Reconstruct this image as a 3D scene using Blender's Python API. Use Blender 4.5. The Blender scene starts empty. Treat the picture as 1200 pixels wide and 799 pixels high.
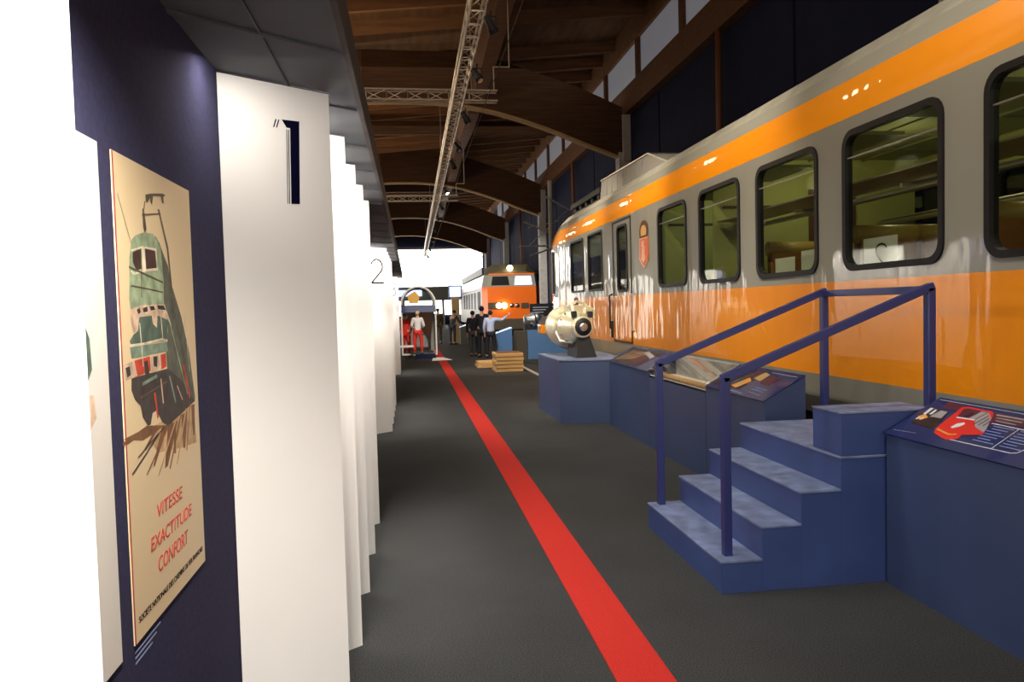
import bpy, bmesh, math, random
from mathutils import Vector, Matrix
random.seed(7)
R = math.radians
S = bpy.context.scene
COL = S.collection

# ------------------------------------------------------------------ materials
def mat(name, col, rough=.6, metal=0, noise=0, scale=20, bump=0, bscale=60, coat=0, emit=None, estr=0, spec=.5):
    m = bpy.data.materials.new(name); m.use_nodes = True
    nt = m.node_tree; b = nt.nodes['Principled BSDF']
    c = (*col, 1)
    b.inputs['Base Color'].default_value = c
    b.inputs['Roughness'].default_value = rough
    b.inputs['Metallic'].default_value = metal
    b.inputs['Specular IOR Level'].default_value = spec
    if coat:
        b.inputs['Coat Weight'].default_value = coat
        b.inputs['Coat Roughness'].default_value = .05
    if emit:
        b.inputs['Emission Color'].default_value = (*emit, 1)
        b.inputs['Emission Strength'].default_value = estr
    tc = nt.nodes.new('ShaderNodeTexCoord')
    if noise:
        n = nt.nodes.new('ShaderNodeTexNoise'); n.inputs['Scale'].default_value = scale; n.inputs['Detail'].default_value = 5
        nt.links.new(tc.outputs['Object'], n.inputs['Vector'])
        r = nt.nodes.new('ShaderNodeValToRGB')
        r.color_ramp.elements[0].position = .3; r.color_ramp.elements[1].position = .7
        r.color_ramp.elements[0].color = (*[x*(1-noise) for x in col], 1)
        r.color_ramp.elements[1].color = (*[min(1, x*(1+noise)) for x in col], 1)
        nt.links.new(n.outputs['Fac'], r.inputs['Fac']); nt.links.new(r.outputs['Color'], b.inputs['Base Color'])
    if bump:
        n2 = nt.nodes.new('ShaderNodeTexNoise'); n2.inputs['Scale'].default_value = bscale
        nt.links.new(tc.outputs['Object'], n2.inputs['Vector'])
        bp = nt.nodes.new('ShaderNodeBump'); bp.inputs['Strength'].default_value = bump; bp.inputs['Distance'].default_value = .02
        nt.links.new(n2.outputs['Fac'], bp.inputs['Height']); nt.links.new(bp.outputs['Normal'], b.inputs['Normal'])
        if coat: nt.links.new(bp.outputs['Normal'], b.inputs['Coat Normal'])
    return m

def glass(name, tint=(1, 1, 1), refl=1.45):
    m = bpy.data.materials.new(name); m.use_nodes = True
    nt = m.node_tree; nt.nodes.clear()
    o = nt.nodes.new('ShaderNodeOutputMaterial'); mx = nt.nodes.new('ShaderNodeMixShader')
    f = nt.nodes.new('ShaderNodeFresnel'); ge = nt.nodes.new('ShaderNodeNewGeometry'); mr = nt.nodes.new('ShaderNodeMapRange')
    mr.inputs['To Min'].default_value = refl; mr.inputs['To Max'].default_value = 1/refl
    nt.links.new(ge.outputs['Backfacing'], mr.inputs['Value']); nt.links.new(mr.outputs[0], f.inputs['IOR'])
    t = nt.nodes.new('ShaderNodeBsdfTransparent'); t.inputs['Color'].default_value = (*tint, 1)
    g = nt.nodes.new('ShaderNodeBsdfGlossy'); g.inputs['Roughness'].default_value = .03
    nt.links.new(f.outputs[0], mx.inputs[0]); nt.links.new(t.outputs[0], mx.inputs[1]); nt.links.new(g.outputs[0], mx.inputs[2])
    nt.links.new(mx.outputs[0], o.inputs['Surface'])
    return m

def paint(name, col):          # glossy train enamel on slightly wavy sheet metal
    m = mat(name, col, .4, coat=1, spec=.2)
    nt = m.node_tree; b = nt.nodes['Principled BSDF']
    b.inputs['Coat Roughness'].default_value = .03
    b.inputs['Coat IOR'].default_value = 1.5
    tc = nt.nodes.new('ShaderNodeTexCoord'); mp = nt.nodes.new('ShaderNodeMapping')
    mp.inputs['Scale'].default_value = (1, 2.2, .55)
    n = nt.nodes.new('ShaderNodeTexNoise'); n.inputs['Scale'].default_value = 1.6; n.inputs['Detail'].default_value = 2
    bp = nt.nodes.new('ShaderNodeBump'); bp.inputs['Strength'].default_value = .55; bp.inputs['Distance'].default_value = .02
    nt.links.new(tc.outputs['Object'], mp.inputs['Vector']); nt.links.new(mp.outputs[0], n.inputs['Vector'])
    nt.links.new(n.outputs['Fac'], bp.inputs['Height'])
    nt.links.new(bp.outputs['Normal'], b.inputs['Coat Normal'])
    return m

def carpet():
    m = mat('dark speckled carpet', (.03, .032, .034), .95, spec=.15)
    nt = m.node_tree; b = nt.nodes['Principled BSDF']
    tc = nt.nodes.new('ShaderNodeTexCoord')
    n = nt.nodes.new('ShaderNodeTexNoise'); n.inputs['Scale'].default_value = 170; n.inputs['Detail'].default_value = 3
    n3 = nt.nodes.new('ShaderNodeTexNoise'); n3.inputs['Scale'].default_value = 1.3; n3.inputs['Detail'].default_value = 4
    r = nt.nodes.new('ShaderNodeValToRGB'); r.color_ramp.elements[0].position = .35; r.color_ramp.elements[1].position = .75
    r.color_ramp.elements[0].color = (.020, .022, .023, 1); r.color_ramp.elements[1].color = (.10, .10, .098, 1)
    mx = nt.nodes.new('ShaderNodeMix'); mx.data_type = 'RGBA'; mx.blend_type = 'MULTIPLY'; mx.inputs[0].default_value = .45
    nt.links.new(tc.outputs['Object'], n.inputs['Vector']); nt.links.new(tc.outputs['Object'], n3.inputs['Vector'])
    nt.links.new(n.outputs['Fac'], r.inputs[0]); nt.links.new(r.outputs[0], mx.inputs[6]); nt.links.new(n3.outputs['Fac'], mx.inputs[7])
    nt.links.new(mx.outputs[2], b.inputs['Base Color'])
    bp = nt.nodes.new('ShaderNodeBump'); bp.inputs['Strength'].default_value = .3; bp.inputs['Distance'].default_value = .002
    nt.links.new(n.outputs['Fac'], bp.inputs['Height']); nt.links.new(bp.outputs[0], b.inputs['Normal'])
    return m

def wood(name, a, bcol, sc=(1, 8, 8)):
    m = mat(name, a, .8, spec=.2)
    nt = m.node_tree; b = nt.nodes['Principled BSDF']
    tc = nt.nodes.new('ShaderNodeTexCoord'); mp = nt.nodes.new('ShaderNodeMapping'); mp.inputs['Scale'].default_value = sc
    n = nt.nodes.new('ShaderNodeTexNoise'); n.inputs['Scale'].default_value = 1.5; n.inputs['Detail'].default_value = 6
    r = nt.nodes.new('ShaderNodeValToRGB'); r.color_ramp.elements[0].position = .3; r.color_ramp.elements[1].position = .7
    r.color_ramp.elements[0].color = (*a, 1); r.color_ramp.elements[1].color = (*bcol, 1)
    nt.links.new(tc.outputs['Object'], mp.inputs[0]); nt.links.new(mp.outputs[0], n.inputs[0]); nt.links.new(n.outputs['Fac'], r.inputs[0])
    nt.links.new(r.outputs[0], b.inputs['Base Color'])
    return m

M = dict(
    floor=carpet(),
    red=mat('red carpet', (.50, .030, .022), .9, noise=.25, scale=150, bump=.3, bscale=300, spec=.1),
    blue=mat('blue painted board', (.036, .062, .19), .42, noise=.12, scale=3, bump=.05, bscale=200),
    bluecase=mat('slate blue painted case', (.040, .062, .145), .4, noise=.1, scale=2),
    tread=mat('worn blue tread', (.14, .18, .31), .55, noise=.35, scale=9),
    rail=mat('blue painted steel', (.022, .028, .125), .35),
    white=mat('white display panel', (.86, .84, .80), .55, noise=.02, scale=3),
    wallblue=mat('dark blue fabric wall', (.046, .045, .095), .95, spec=.1, noise=.12, scale=60, bump=.15, bscale=400),
    soffit=mat('dark grey soffit cloth', (.11, .12, .13), .85, noise=.2, scale=2.5),
    fascia=mat('brown soffit edge', (.035, .024, .018), .7),
    orange=paint('orange enamel', (.90, .30, .003)),
    grey=paint('beige grey enamel', (.30, .295, .25)),
    roofgrey=mat('train roof grey', (.33, .32, .27), .6, noise=.15, scale=4),
    rubber=mat('black window rubber', (.010, .009, .010), .5, spec=.2),
    black=mat('matt black', (.01, .01, .011), .6),
    glass=glass('window glass', (.80, .84, .78), 1.6),
    clear=glass('clear perspex', (.95, .96, .96), 1.45),
    cream=mat('yellow green train interior', (.48, .46, .16), .6, noise=.05, scale=3),
    trainceil=mat('train ceiling panels', (.22, .21, .10), .5),
    seat=mat('orange brown vinyl seat', (.38, .14, .025), .45),
    seatdark=mat('brown seat cloth', (.13, .05, .02), .7),
    headrest=mat('tan headrest roll', (.55, .36, .10), .4),
    chrome=mat('brushed aluminium', (.62, .62, .62), .32, 1),
    alu=mat('aluminium truss', (.60, .52, .42), .42, .8),
    beam=wood('dark brown laminated timber', (.050, .024, .012), (.085, .040, .020), (.6, .6, 9)),
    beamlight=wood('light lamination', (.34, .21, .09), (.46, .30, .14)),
    joist=wood('brown roof joists', (.22, .110, .052), (.33, .175, .09), (.6, 6, 6)),
    deck=wood('roof decking', (.17, .095, .05), (.24, .14, .075), (3, .5, 3)),
    hallblue=mat('navy wall cladding', (.015, .018, .045), .9, spec=.1, noise=.1, scale=2),
    brownrail=wood('brown wall beam', (.10, .045, .022), (.15, .07, .035)),
    pipe=mat('rust brown steel post', (.22, .08, .03), .5),
    column=mat('pale concrete column', (.42, .40, .37), .8, noise=.12, scale=6),
    clere=mat('grey clerestory pane', (.40, .40, .42), .4, emit=(.75, .8, .95), estr=.10),
    daylight=mat('daylit end glazing', (.9, .9, .88), .5, emit=(1, .97, .92), estr=6),
    sideglow=mat('added side glow', (.9, .9, .88), .5, emit=(1, .95, .84), estr=2.6),
    paper=mat('cream poster paper', (.84, .66, .38), .45),
    paperw=mat('white paper sheet', (.82, .78, .70), .6),
    ink=mat('black ink', (.004, .004, .005), .9, spec=0),
    inknavy=mat('navy ink', (.004, .004, .018), .9, spec=0),
    inkred=mat('red ink', (.62, .03, .015), .5),
    brass=mat('pale machined metal', (.80, .74, .55), .3, .5, bump=.2, bscale=30),
    cable=mat('dark steel cable', (.12, .11, .10), .7, spec=.1),
    steel=mat('steel parts', (.5, .5, .48), .3, .9),
    pine=wood('pine boards', (.50, .30, .12), (.66, .43, .20), (2, 9, 9)),
    navyprint=mat('navy printed panel', (.018, .026, .12), .25, coat=.4),
    maroonprint=mat('maroon print', (.10, .025, .04), .3),
    redprint=mat('red print', (.70, .03, .02), .3),
    printwhite=mat('white print', (.75, .76, .8), .3),
    printpale=mat('pale blue print', (.22, .28, .5), .3),
    printgrey=mat('grey print', (.35, .33, .34), .3),
    printdark=mat('dark print', (.03, .016, .018), .3),
    printtan=mat('tan print', (.55, .36, .15), .3),
    printorange=mat('orange print', (.8, .35, .06), .3),
    gold=mat('gold crest', (.75, .42, .08), .3, .4),
    skin=mat('skin', (.62, .34, .23), .55),
    hairdark=mat('dark hair', (.02, .014, .01), .8),
    hairpale=mat('pale blond hair', (.62, .46, .26), .8),
    clothblack=mat('black cloth', (.010, .010, .014), .85),
    clothgrey=mat('dark grey cloth', (.05, .055, .065), .85),
    clothwhite=mat('white cloth', (.80, .78, .76), .8),
    clothblue=mat('pale blue shirt cloth', (.52, .58, .74), .8),
    clothred=mat('bright red cloth', (.75, .035, .02), .8),
    clothkhaki=mat('olive brown cloth', (.07, .055, .035), .85),
    shoe=mat('black shoe leather', (.012, .012, .012), .4),
    lamp=mat('lit lamp lens', (1, 1, 1), .3, emit=(1, .93, .85), estr=18),
    headlight=mat('lit train headlight', (1, 1, 1), .3, emit=(1, .85, .55), estr=22),
    screen=mat('blue white glow', (.6, .7, .9), .3, emit=(.55, .68, 1), estr=1.5),
    locoroof=mat('olive brown locomotive roof', (.10, .085, .045), .5),
    locosilver=mat('silver ribbed locomotive side', (.55, .50, .50), .4, .3),
    locoorange=mat('locomotive orange', (.85, .16, .01), .35, coat=.5),
    kiosk=mat('grey green kiosk frame', (.16, .17, .15), .5),
    kioskroof=glass('smoked kiosk glazing', (.28, .28, .25), 1.45),
    bluelit=mat('mid blue plinth', (.09, .19, .36), .5),
    blind=mat('grey window blind', (.35, .34, .31), .7),
)
A_green = dict(
    side=mat('poster dark green grey', (.11, .12, .085), .6, noise=.35, scale=28), lightgreen=mat('poster light green', (.33, .42, .25), .6, noise=.35, scale=28),
    panes=mat('poster brown', (.06, .025, .018), .6, noise=.35, scale=28), white=mat('poster off white', (.78, .68, .48), .6, noise=.35, scale=28),
    cream=mat('poster cream', (.72, .52, .36), .6, noise=.35, scale=28), dark=mat('poster black green', (.035, .03, .025), .6, noise=.35, scale=28),
    darkgreen=mat('poster deep green', (.09, .14, .10), .6, noise=.35, scale=28), midgreen=mat('poster mid green', (.20, .28, .20), .6, noise=.35, scale=28),
    red=mat('poster red', (.58, .06, .03), .6, noise=.35, scale=28), underside=mat('poster undercarriage', (.055, .045, .04), .6, noise=.35, scale=28),
    brown=mat('poster brown streak', (.22, .10, .04), .6, noise=.35, scale=28), tan=mat('poster tan', (.58, .38, .19), .6, noise=.35, scale=28),
    red_edge=mat('poster red edge', (.5, .04, .06), .6, noise=.35, scale=28), lines=mat('poster sketch lines', (.12, .09, .05), .6, noise=.35, scale=28))

# ------------------------------------------------------------------ helpers
def tag(o, label=None, cat=None, group=None, kind=None):
    if label: o['label'] = label
    if cat: o['category'] = cat
    if group: o['group'] = group
    if kind: o['kind'] = kind
    return o
def empty(name, loc=(0, 0, 0), rz=0, label=None, cat=None, group=None):
    o = bpy.data.objects.new(name, None); COL.objects.link(o)
    o.location = loc; o.rotation_euler = (0, 0, rz); o.empty_display_size = .1
    return tag(o, label, cat, group)
def dup(o, parent=None):
    c = o.copy(); COL.objects.link(c)
    if parent: c.parent = parent
    for ch in list(o.children): dup(ch, c)
    return c
class MB:
    """collects shapes and links them as ONE mesh object"""
    def __init__(s): s.bm = bmesh.new(); s.mats = []
    def mi(s, m):
        if m is None: return 0
        if m not in s.mats: s.mats.append(m)
        return s.mats.index(m)
    def _fin(s, verts, m):
        i = s.mi(m)
        fs = {f for v in verts for f in v.link_faces}
        for f in fs: f.material_index = i
    def box(s, c, d, rz=0, m=None, bev=0, mtx=None):
        b2 = bmesh.new(); bmesh.ops.create_cube(b2, size=1)
        bmesh.ops.scale(b2, vec=d, verts=b2.verts)
        if bev: bmesh.ops.bevel(b2, geom=b2.edges[:], offset=bev, segments=2, affect='EDGES', profile=.5)
        T = mtx if mtx is not None else Matrix.Translation(c) @ Matrix.Rotation(rz, 4, 'Z')
        return s._merge(b2, T, m)
    def b(s, x0, x1, y0, y1, z0, z1, m=None, bev=0):
        return s.box(((x0+x1)/2, (y0+y1)/2, (z0+z1)/2), (abs(x1-x0), abs(y1-y0), abs(z1-z0)), m=m, bev=bev)
    def _merge(s, b2, T, m, smooth=False):
        i = s.mi(m); mp = {}
        for v in b2.verts: mp[v] = s.bm.verts.new(T @ v.co)
        for f in b2.faces:
            try: nf = s.bm.faces.new([mp[v] for v in f.verts])
            except ValueError: continue
            nf.material_index = i; nf.smooth = smooth
        b2.free(); return s
    def bar(s, a, b, w, h=None, m=None, bev=0):
        a = Vector(a); b = Vector(b); d = b-a; L = d.length
        q = d.to_track_quat('X', 'Z'); T = Matrix.Translation((a+b)/2) @ q.to_matrix().to_4x4()
        return s.box(None, (L, w, h or w), mtx=T, m=m, bev=bev)
    def cyl(s, a, b, r, r2=None, n=16, m=None, caps=True):
        a = Vector(a); b = Vector(b); d = b-a
        b2 = bmesh.new(); bmesh.ops.create_cone(b2, cap_ends=caps, segments=n, radius1=r, radius2=r if r2 is None else r2, depth=d.length)
        T = Matrix.Translation((a+b)/2) @ d.to_track_quat('Z', 'Y').to_matrix().to_4x4()
        return s._merge(b2, T, m, smooth=n > 8)
    def tube(s, pts, r, n=8, m=None):
        for p, q in zip(pts, pts[1:]): s.cyl(p, q, r, n=n, m=m)
        for p in pts[1:-1]: s.ball(p, r, m=m, n=8)
        return s
    def ball(s, c, r, m=None, n=16, sc=(1, 1, 1)):
        b2 = bmesh.new(); bmesh.ops.create_uvsphere(b2, u_segments=n, v_segments=max(6, n//2), radius=r)
        bmesh.ops.scale(b2, vec=sc, verts=b2.verts)
        return s._merge(b2, Matrix.Translation(c), m, True)
    def poly(s, pts, m=None):
        vs = [s.bm.verts.new(p) for p in pts]
        f = s.bm.faces.new(vs); f.material_index = s.mi(m); return s
    def prism(s, pts, vec, m=None):
        """closed outline pts swept along vec"""
        b2 = bmesh.new(); vec = Vector(vec)
        a = [b2.verts.new(p) for p in pts]; c = [b2.verts.new(Vector(p)+vec) for p in pts]
        n = len(pts); b2.faces.new(a); b2.faces.new(c[::-1])
        for i in range(n): b2.faces.new((a[i], c[i], c[(i+1) % n], a[(i+1) % n]))
        bmesh.ops.recalc_face_normals(b2, faces=b2.faces)
        return s._merge(b2, Matrix.Identity(4), m)
    def lathe(s, prof, a, axis, m=None, n=32):
        """prof: list of (distance along axis, radius)"""
        a = Vector(a); q = Vector(axis).normalized().to_track_quat('Z', 'Y').to_matrix()
        b2 = bmesh.new(); rings = []
        for t, r in prof:
            rings.append([b2.verts.new(a + q @ Vector((r*math.cos(2*math.pi*k/n), r*math.sin(2*math.pi*k/n), t))) for k in range(n)])
        for p, r in zip(rings, rings[1:]):
            for k in range(n): b2.faces.new((p[k], p[(k+1) % n], r[(k+1) % n], r[k]))
        b2.faces.new(rings[0][::-1]); b2.faces.new(rings[-1])
        bmesh.ops.recalc_face_normals(b2, faces=b2.faces)
        return s._merge(b2, Matrix.Identity(4), m, True)
    def build(s, name, m=None, parent=None, label=None, smooth=None, origin=None, **k):
        me = bpy.data.meshes.new(name)
        if origin is not None: bmesh.ops.translate(s.bm, vec=-Vector(origin), verts=s.bm.verts)
        s.bm.to_mesh(me); s.bm.free()
        ms = s.mats or [m]
        for q in ms: me.materials.append(q)
        o = bpy.data.objects.new(name, me); COL.objects.link(o)
        if origin is not None: o.location = origin
        if smooth is not None:
            for p in me.polygons: p.use_smooth = smooth
        if parent: o.parent = parent
        return tag(o, label, **k)
def frame3(o, u, v):
    """local frame: origin o, unit axes u, v; returns function (a,b,c)->world"""
    o = Vector(o); u = Vector(u).normalized(); v = Vector(v).normalized(); n = u.cross(v)
    f = lambda a, b, c=0: o + u*a + v*b + n*c
    f.mtx = lambda a, b, c: Matrix.Translation(f(a, b, c)) @ Matrix((u, v, n)).transposed().to_4x4()
    return f
def stroke(mb, F, pts, w, c, m=None, t=.0006):
    """a flat drawn line of width w through pts on the frame F"""
    for (a, b), (d, e) in zip(pts, pts[1:]):
        L = math.hypot(d-a, e-b) or 1e-6; nx, ny = -(e-b)/L*w/2, (d-a)/L*w/2
        ex, ey = (d-a)/L*w*.18, (e-b)/L*w*.18
        mb.prism([F(a+nx-ex, b+ny-ey, c), F(d+nx+ex, e+ny+ey, c), F(d-nx+ex, e-ny+ey, c), F(a-nx-ex, b-ny-ey, c)], F(0, 0, t)-F(0, 0, 0), m)
def rect(mb, F, a0, a1, b0, b1, c, m=None, t=.0006):
    mb.prism([F(a0, b0, c), F(a1, b0, c), F(a1, b1, c), F(a0, b1, c)], F(0, 0, t)-F(0, 0, 0), m)
def text(name, s, m, parent, F, a, b, c, size, xs=1, width=None, align='LEFT', label=None, shear=0):
    cu = bpy.data.curves.new('tmp', 'FONT'); cu.body = s; cu.size = size; cu.extrude = .0004; cu.align_x = align; cu.shear = shear
    tmp = bpy.data.objects.new('tmp', cu); COL.objects.link(tmp)
    bpy.context.view_layer.update()
    me = bpy.data.meshes.new_from_object(tmp.evaluated_get(bpy.context.evaluated_depsgraph_get()))
    w = max((v.co.x for v in me.vertices), default=1)-min((v.co.x for v in me.vertices), default=0)
    bpy.data.objects.remove(tmp); me.name = name
    if width: xs = width/w
    me.transform(Matrix.Diagonal((xs, 1, 1, 1))); me.transform(F.mtx(a, b, c))
    me.materials.clear(); me.materials.append(m)
    o = bpy.data.objects.new(name, me); COL.objects.link(o); o.parent = parent
    return tag(o, label)
def rrect(y0, y1, z0, z1, r, n=5):
    pts = []
    for cy, cz, a0 in ((y1-r, z1-r, 0), (y0+r, z1-r, 90), (y0+r, z0+r, 180), (y1-r, z0+r, 270)):
        for k in range(n+1):
            a = R(a0+90*k/n); pts.append((cy+r*math.cos(a), cz+r*math.sin(a)))
    return pts
def ring(mb, x0, x1, outer, inner, m=None):
    """frame between two outlines in the YZ plane, from x0 to x1"""
    n = len(outer); b2 = bmesh.new(); L = [[b2.verts.new((x, *p)) for p in o] for o in (outer, inner) for x in (x0, x1)]
    for A, B in ((0, 1), (1, 3), (3, 2), (2, 0)):
        for k in range(n): b2.faces.new((L[A][k], L[A][(k+1) % n], L[B][(k+1) % n], L[B][k]))
    bmesh.ops.recalc_face_normals(b2, faces=b2.faces); mb._merge(b2, Matrix.Identity(4), m)
ART = {
'side':[[(0.2597,0.9128),(0.2907,0.8964),(0.3514,0.8424),(0.388,0.7641),(0.2934,0.7636),(0.2897,0.8397)],[(0.2966,0.7853),(0.3832,0.7867),(0.448,0.7103),(0.5056,0.6132),(0.5431,0.4849),(0.5409,0.4715),(0.2907,0.4373),(0.2503,0.4726),(0.308,0.5526),(0.3034,0.6262),(0.3261,0.6737),(0.3193,0.7324),(0.2999,0.7566)]],
'lightgreen':[[(0.0967,0.8888),(0.1227,0.9006),(0.1817,0.913),(0.2432,0.916),(0.27,0.9043),(0.2968,0.8874),(0.3048,0.8403),(0.3098,0.7926),(0.3025,0.7637),(0.0647,0.7625),(0.0766,0.8472),(0.0886,0.8733)],[(0.0677,0.7837),(0.3061,0.7878),(0.3054,0.7422),(0.2895,0.7375),(0.0682,0.7287),(0.0626,0.7562)]],
'panes':[[(0.0963,0.8602),(0.1539,0.8725),(0.1499,0.827),(0.1173,0.8192),(0.0967,0.8376)],[(0.1802,0.8751),(0.2542,0.8753),(0.2596,0.8337),(0.1825,0.8269)]],
'white':[[(0.0862,0.8647),(0.1639,0.8793),(0.2666,0.8816),(0.2675,0.8284),(0.175,0.8204),(0.0975,0.809),(0.0772,0.8177),(0.0869,0.8189),(0.1105,0.8146),(0.1562,0.8259),(0.1606,0.8747),(0.093,0.8626)],[(0.0518,0.6542),(0.1511,0.6548),(0.2781,0.6604),(0.3201,0.6545),(0.3194,0.6496),(0.2772,0.6542),(0.1504,0.6495),(0.0534,0.6486)]],
'cream':[[(0.0649,0.7309),(0.1249,0.741),(0.2906,0.7446),(0.326,0.725),(0.36,0.6873),(0.3234,0.708),(0.2457,0.7191),(0.2387,0.6913),(0.2116,0.699),(0.2073,0.7175),(0.1212,0.7148),(0.1069,0.6847),(0.0788,0.6772),(0.0655,0.7096)],[(0.0058,0.6123),(0.0764,0.6171),(0.0872,0.5815),(0.0202,0.5776)],[(0.1863,0.62),(0.2605,0.6218),(0.2637,0.5834),(0.1837,0.5836)]],
'dark':[[(0.1059,0.7303),(0.1241,0.7353),(0.1329,0.7256),(0.117,0.7206)],[(0.1469,0.7342),(0.1764,0.7384),(0.1801,0.7271),(0.1507,0.7244)],[(0.1966,0.7382),(0.2246,0.7403),(0.2331,0.731),(0.2021,0.7291)],[(0.249,0.7416),(0.2976,0.7412),(0.3158,0.73),(0.2592,0.7321)],[(0.0194,0.6049),(0.0451,0.6068),(0.0494,0.5873),(0.0278,0.5831)],[(0.2027,0.6188),(0.235,0.6174),(0.2269,0.5913),(0.2035,0.5957)],[(0.1382,0.6101),(0.1609,0.6128),(0.1771,0.5567),(0.1434,0.5558)]],
'darkgreen':[[(0.1211,0.7139),(0.2072,0.7166),(0.214,0.6967),(0.2409,0.6865),(0.2496,0.7167),(0.323,0.7056),(0.3228,0.6519),(0.1641,0.6532),(0.063,0.6502),(0.0528,0.6614),(0.0785,0.675),(0.1092,0.6833)]],
'midgreen':[[(0.0532,0.6474),(0.1502,0.6486),(0.31,0.6491),(0.3188,0.6252),(0.1869,0.6245),(0.153,0.6224),(0.0592,0.6227)]],
'red':[[(0.0764,0.6171),(0.1795,0.6205),(0.1814,0.5861),(0.0897,0.5813)],[(0.2572,0.6197),(0.2997,0.6216),(0.3007,0.5875),(0.2608,0.5837)]],
'underside':[[(0.0529,0.5785),(0.0895,0.58),(0.2663,0.5808),(0.3123,0.5816),(0.422,0.5411),(0.5409,0.4715),(0.2907,0.4373),(0.2475,0.4538),(0.2089,0.488),(0.1804,0.4851),(0.163,0.4601),(0.143,0.461),(0.1135,0.4836),(0.1023,0.5118),(0.07,0.5292),(0.0494,0.5532)]],
'brown':[[(0.1627,0.4579),(0.276,0.4421),(0.1061,0.4318),(-0.0163,0.4539)],[(0.1626,0.457),(0.1757,0.453),(0.0099,0.4386),(-0.0007,0.4448)],[(0.2034,0.4504),(0.2243,0.4461),(0.1218,0.406),(0.1092,0.4085)],[(0.2462,0.4454),(0.291,0.4392),(0.1785,0.3578),(0.1694,0.3621)],[(0.2913,0.4411),(0.3721,0.4395),(0.2761,0.3395),(0.2527,0.3371)],[(0.4079,0.4496),(0.462,0.4523),(0.4291,0.3572),(0.4118,0.3605)],[(0.501,0.4631),(0.5358,0.4639),(0.5261,0.3775),(0.5105,0.3774)],[(0.1364,0.4612),(0.156,0.458),(-0.0126,0.4403),(-0.0172,0.4474)],[(0.3389,0.4396),(0.359,0.4415),(0.3462,0.3576),(0.3302,0.3607)]],
'tan':[[(0.1757,0.453),(0.5206,0.4659),(0.542,0.3531),(0.3947,0.3637),(0.2664,0.3781),(0.208,0.3846),(0.1576,0.4225)]],
'red_edge':[[(-0.0029,1.0695),(0.0046,1.0695),(0.0053,-0.0004),(-0.0021,0.0005)]],
'lines':[[(0.2015,1.0042),(0.2434,1.013),(0.3323,1.0259),(0.3506,1.0255),(0.35,1.0216),(0.2425,1.0065),(0.2197,0.9909),(0.2094,0.9851),(0.2019,0.9887)],[(0.2354,1.0056),(0.2567,1.0084),(0.2464,0.986),(0.235,0.9928)],[(0.3165,1.021),(0.3365,1.0236),(0.3377,1.0008),(0.323,1.0038)],[(0.1708,0.9549),(0.3095,0.9738),(0.3091,0.9709),(0.1703,0.9513)],[(0.1752,0.9677),(0.1858,0.9689),(0.1926,0.943),(0.1975,0.9211),(0.1817,0.913),(0.1747,0.9279)],[(0.2885,0.9808),(0.2989,0.982),(0.3587,0.8916),(0.3779,0.784),(0.3665,0.7838),(0.3457,0.8883)],[(0.1924,0.9875),(0.1978,0.9881),(0.1882,0.967),(0.1815,0.9662)]],
}
# ------------------------------------------------------------------ camera
cd = bpy.data.cameras.new('camera'); cam = bpy.data.objects.new('camera', cd); COL.objects.link(cam); S.camera = cam
cd.sensor_width = 36; cd.lens = 27; cd.clip_end = 300; cd.clip_start = .05
yaw, pit, rol = R(7.50), R(-2.55), R(-1.52)
fw = Vector((math.sin(yaw)*math.cos(pit), math.cos(yaw)*math.cos(pit), math.sin(pit)))
rt = Vector((math.cos(yaw), -math.sin(yaw), 0)); up = rt.cross(fw)
r2 = rt*math.cos(rol)+up*math.sin(rol); u2 = -rt*math.sin(rol)+up*math.cos(rol)
cam.matrix_world = Matrix.Translation((0, 0, 1.6)) @ Matrix((r2, u2, -fw)).transposed().to_4x4()
S.view_settings.view_transform = 'Standard'; S.view_settings.look = 'None'; S.view_settings.gamma = 1; S.view_settings.exposure = 0
S.view_settings.use_curve_mapping = False
w = bpy.data.worlds.new('world'); S.world = w; w.use_nodes = True
w.node_tree.nodes['Background'].inputs[0].default_value = (.55, .6, .8, 1); w.node_tree.nodes['Background'].inputs[1].default_value = .05

# ------------------------------------------------------------------ shell
XW = 7.4
MB().b(-9, XW+.3, -6, 76, -.2, 0).build('floor', M['floor'], kind='structure')
c = MB()
zr = lambda x: 10.15+.09*x
c.prism([(-9, -6, zr(-9)), (XW+.3, -6, zr(XW+.3)), (XW+.3, -6, zr(XW+.3)+.12), (-9, -6, zr(-9)+.12)], (0, 82, 0))
ceil = c.build('ceiling', M['deck'], kind='structure')
y = 6.0; jproto = None
while y < 75:
    if not any(abs(y-q) < .35 for q in (9.2, 25.1, 41, 56.5, 70)):
        if jproto is None:
            j = MB(); j.prism([(-9, -.07, zr(-9)-.38), (XW, -.07, zr(XW)-.38), (XW, -.07, zr(XW)), (-9, -.07, zr(-9))], (0, .14, 0))
            jproto = j.build('joist', M['joist'], ceil)
            jproto.location = (0, y, 0)
        else:
            q = jproto.copy(); COL.objects.link(q); q.location = (0, y, 0)
    y += 1.72
MB().b(XW, XW+.3, -6, 76, 0, 7.8).build('wall_right', M['hallblue'], kind='structure')
wr = bpy.data.objects['wall_right']
for k in range(10):
    MB().b(XW-.03, XW, -2+k*7.95+.06, -2+(k+1)*7.95-.06, .3, 7.75).build('wall_panel', M['hallblue'], wr)
MB().b(XW-.25, XW+.3, -6, 76, 7.8, 8.6).build('trim_1', M['brownrail'], kind='structure')
MB().b(XW-.02, XW+.3, -6, 76, 10.0, 10.82).build('trim_2', M['joist'], kind='structure')
MB().b(-9.3, -9, -6, 76, 0, 10).build('wall_left', M['hallblue'], kind='structure')
MB().b(-9.3, XW+.3, -6.3, -6, 0, 11).build('wall_back', M['hallblue'], kind='structure')
n = 1
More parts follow.
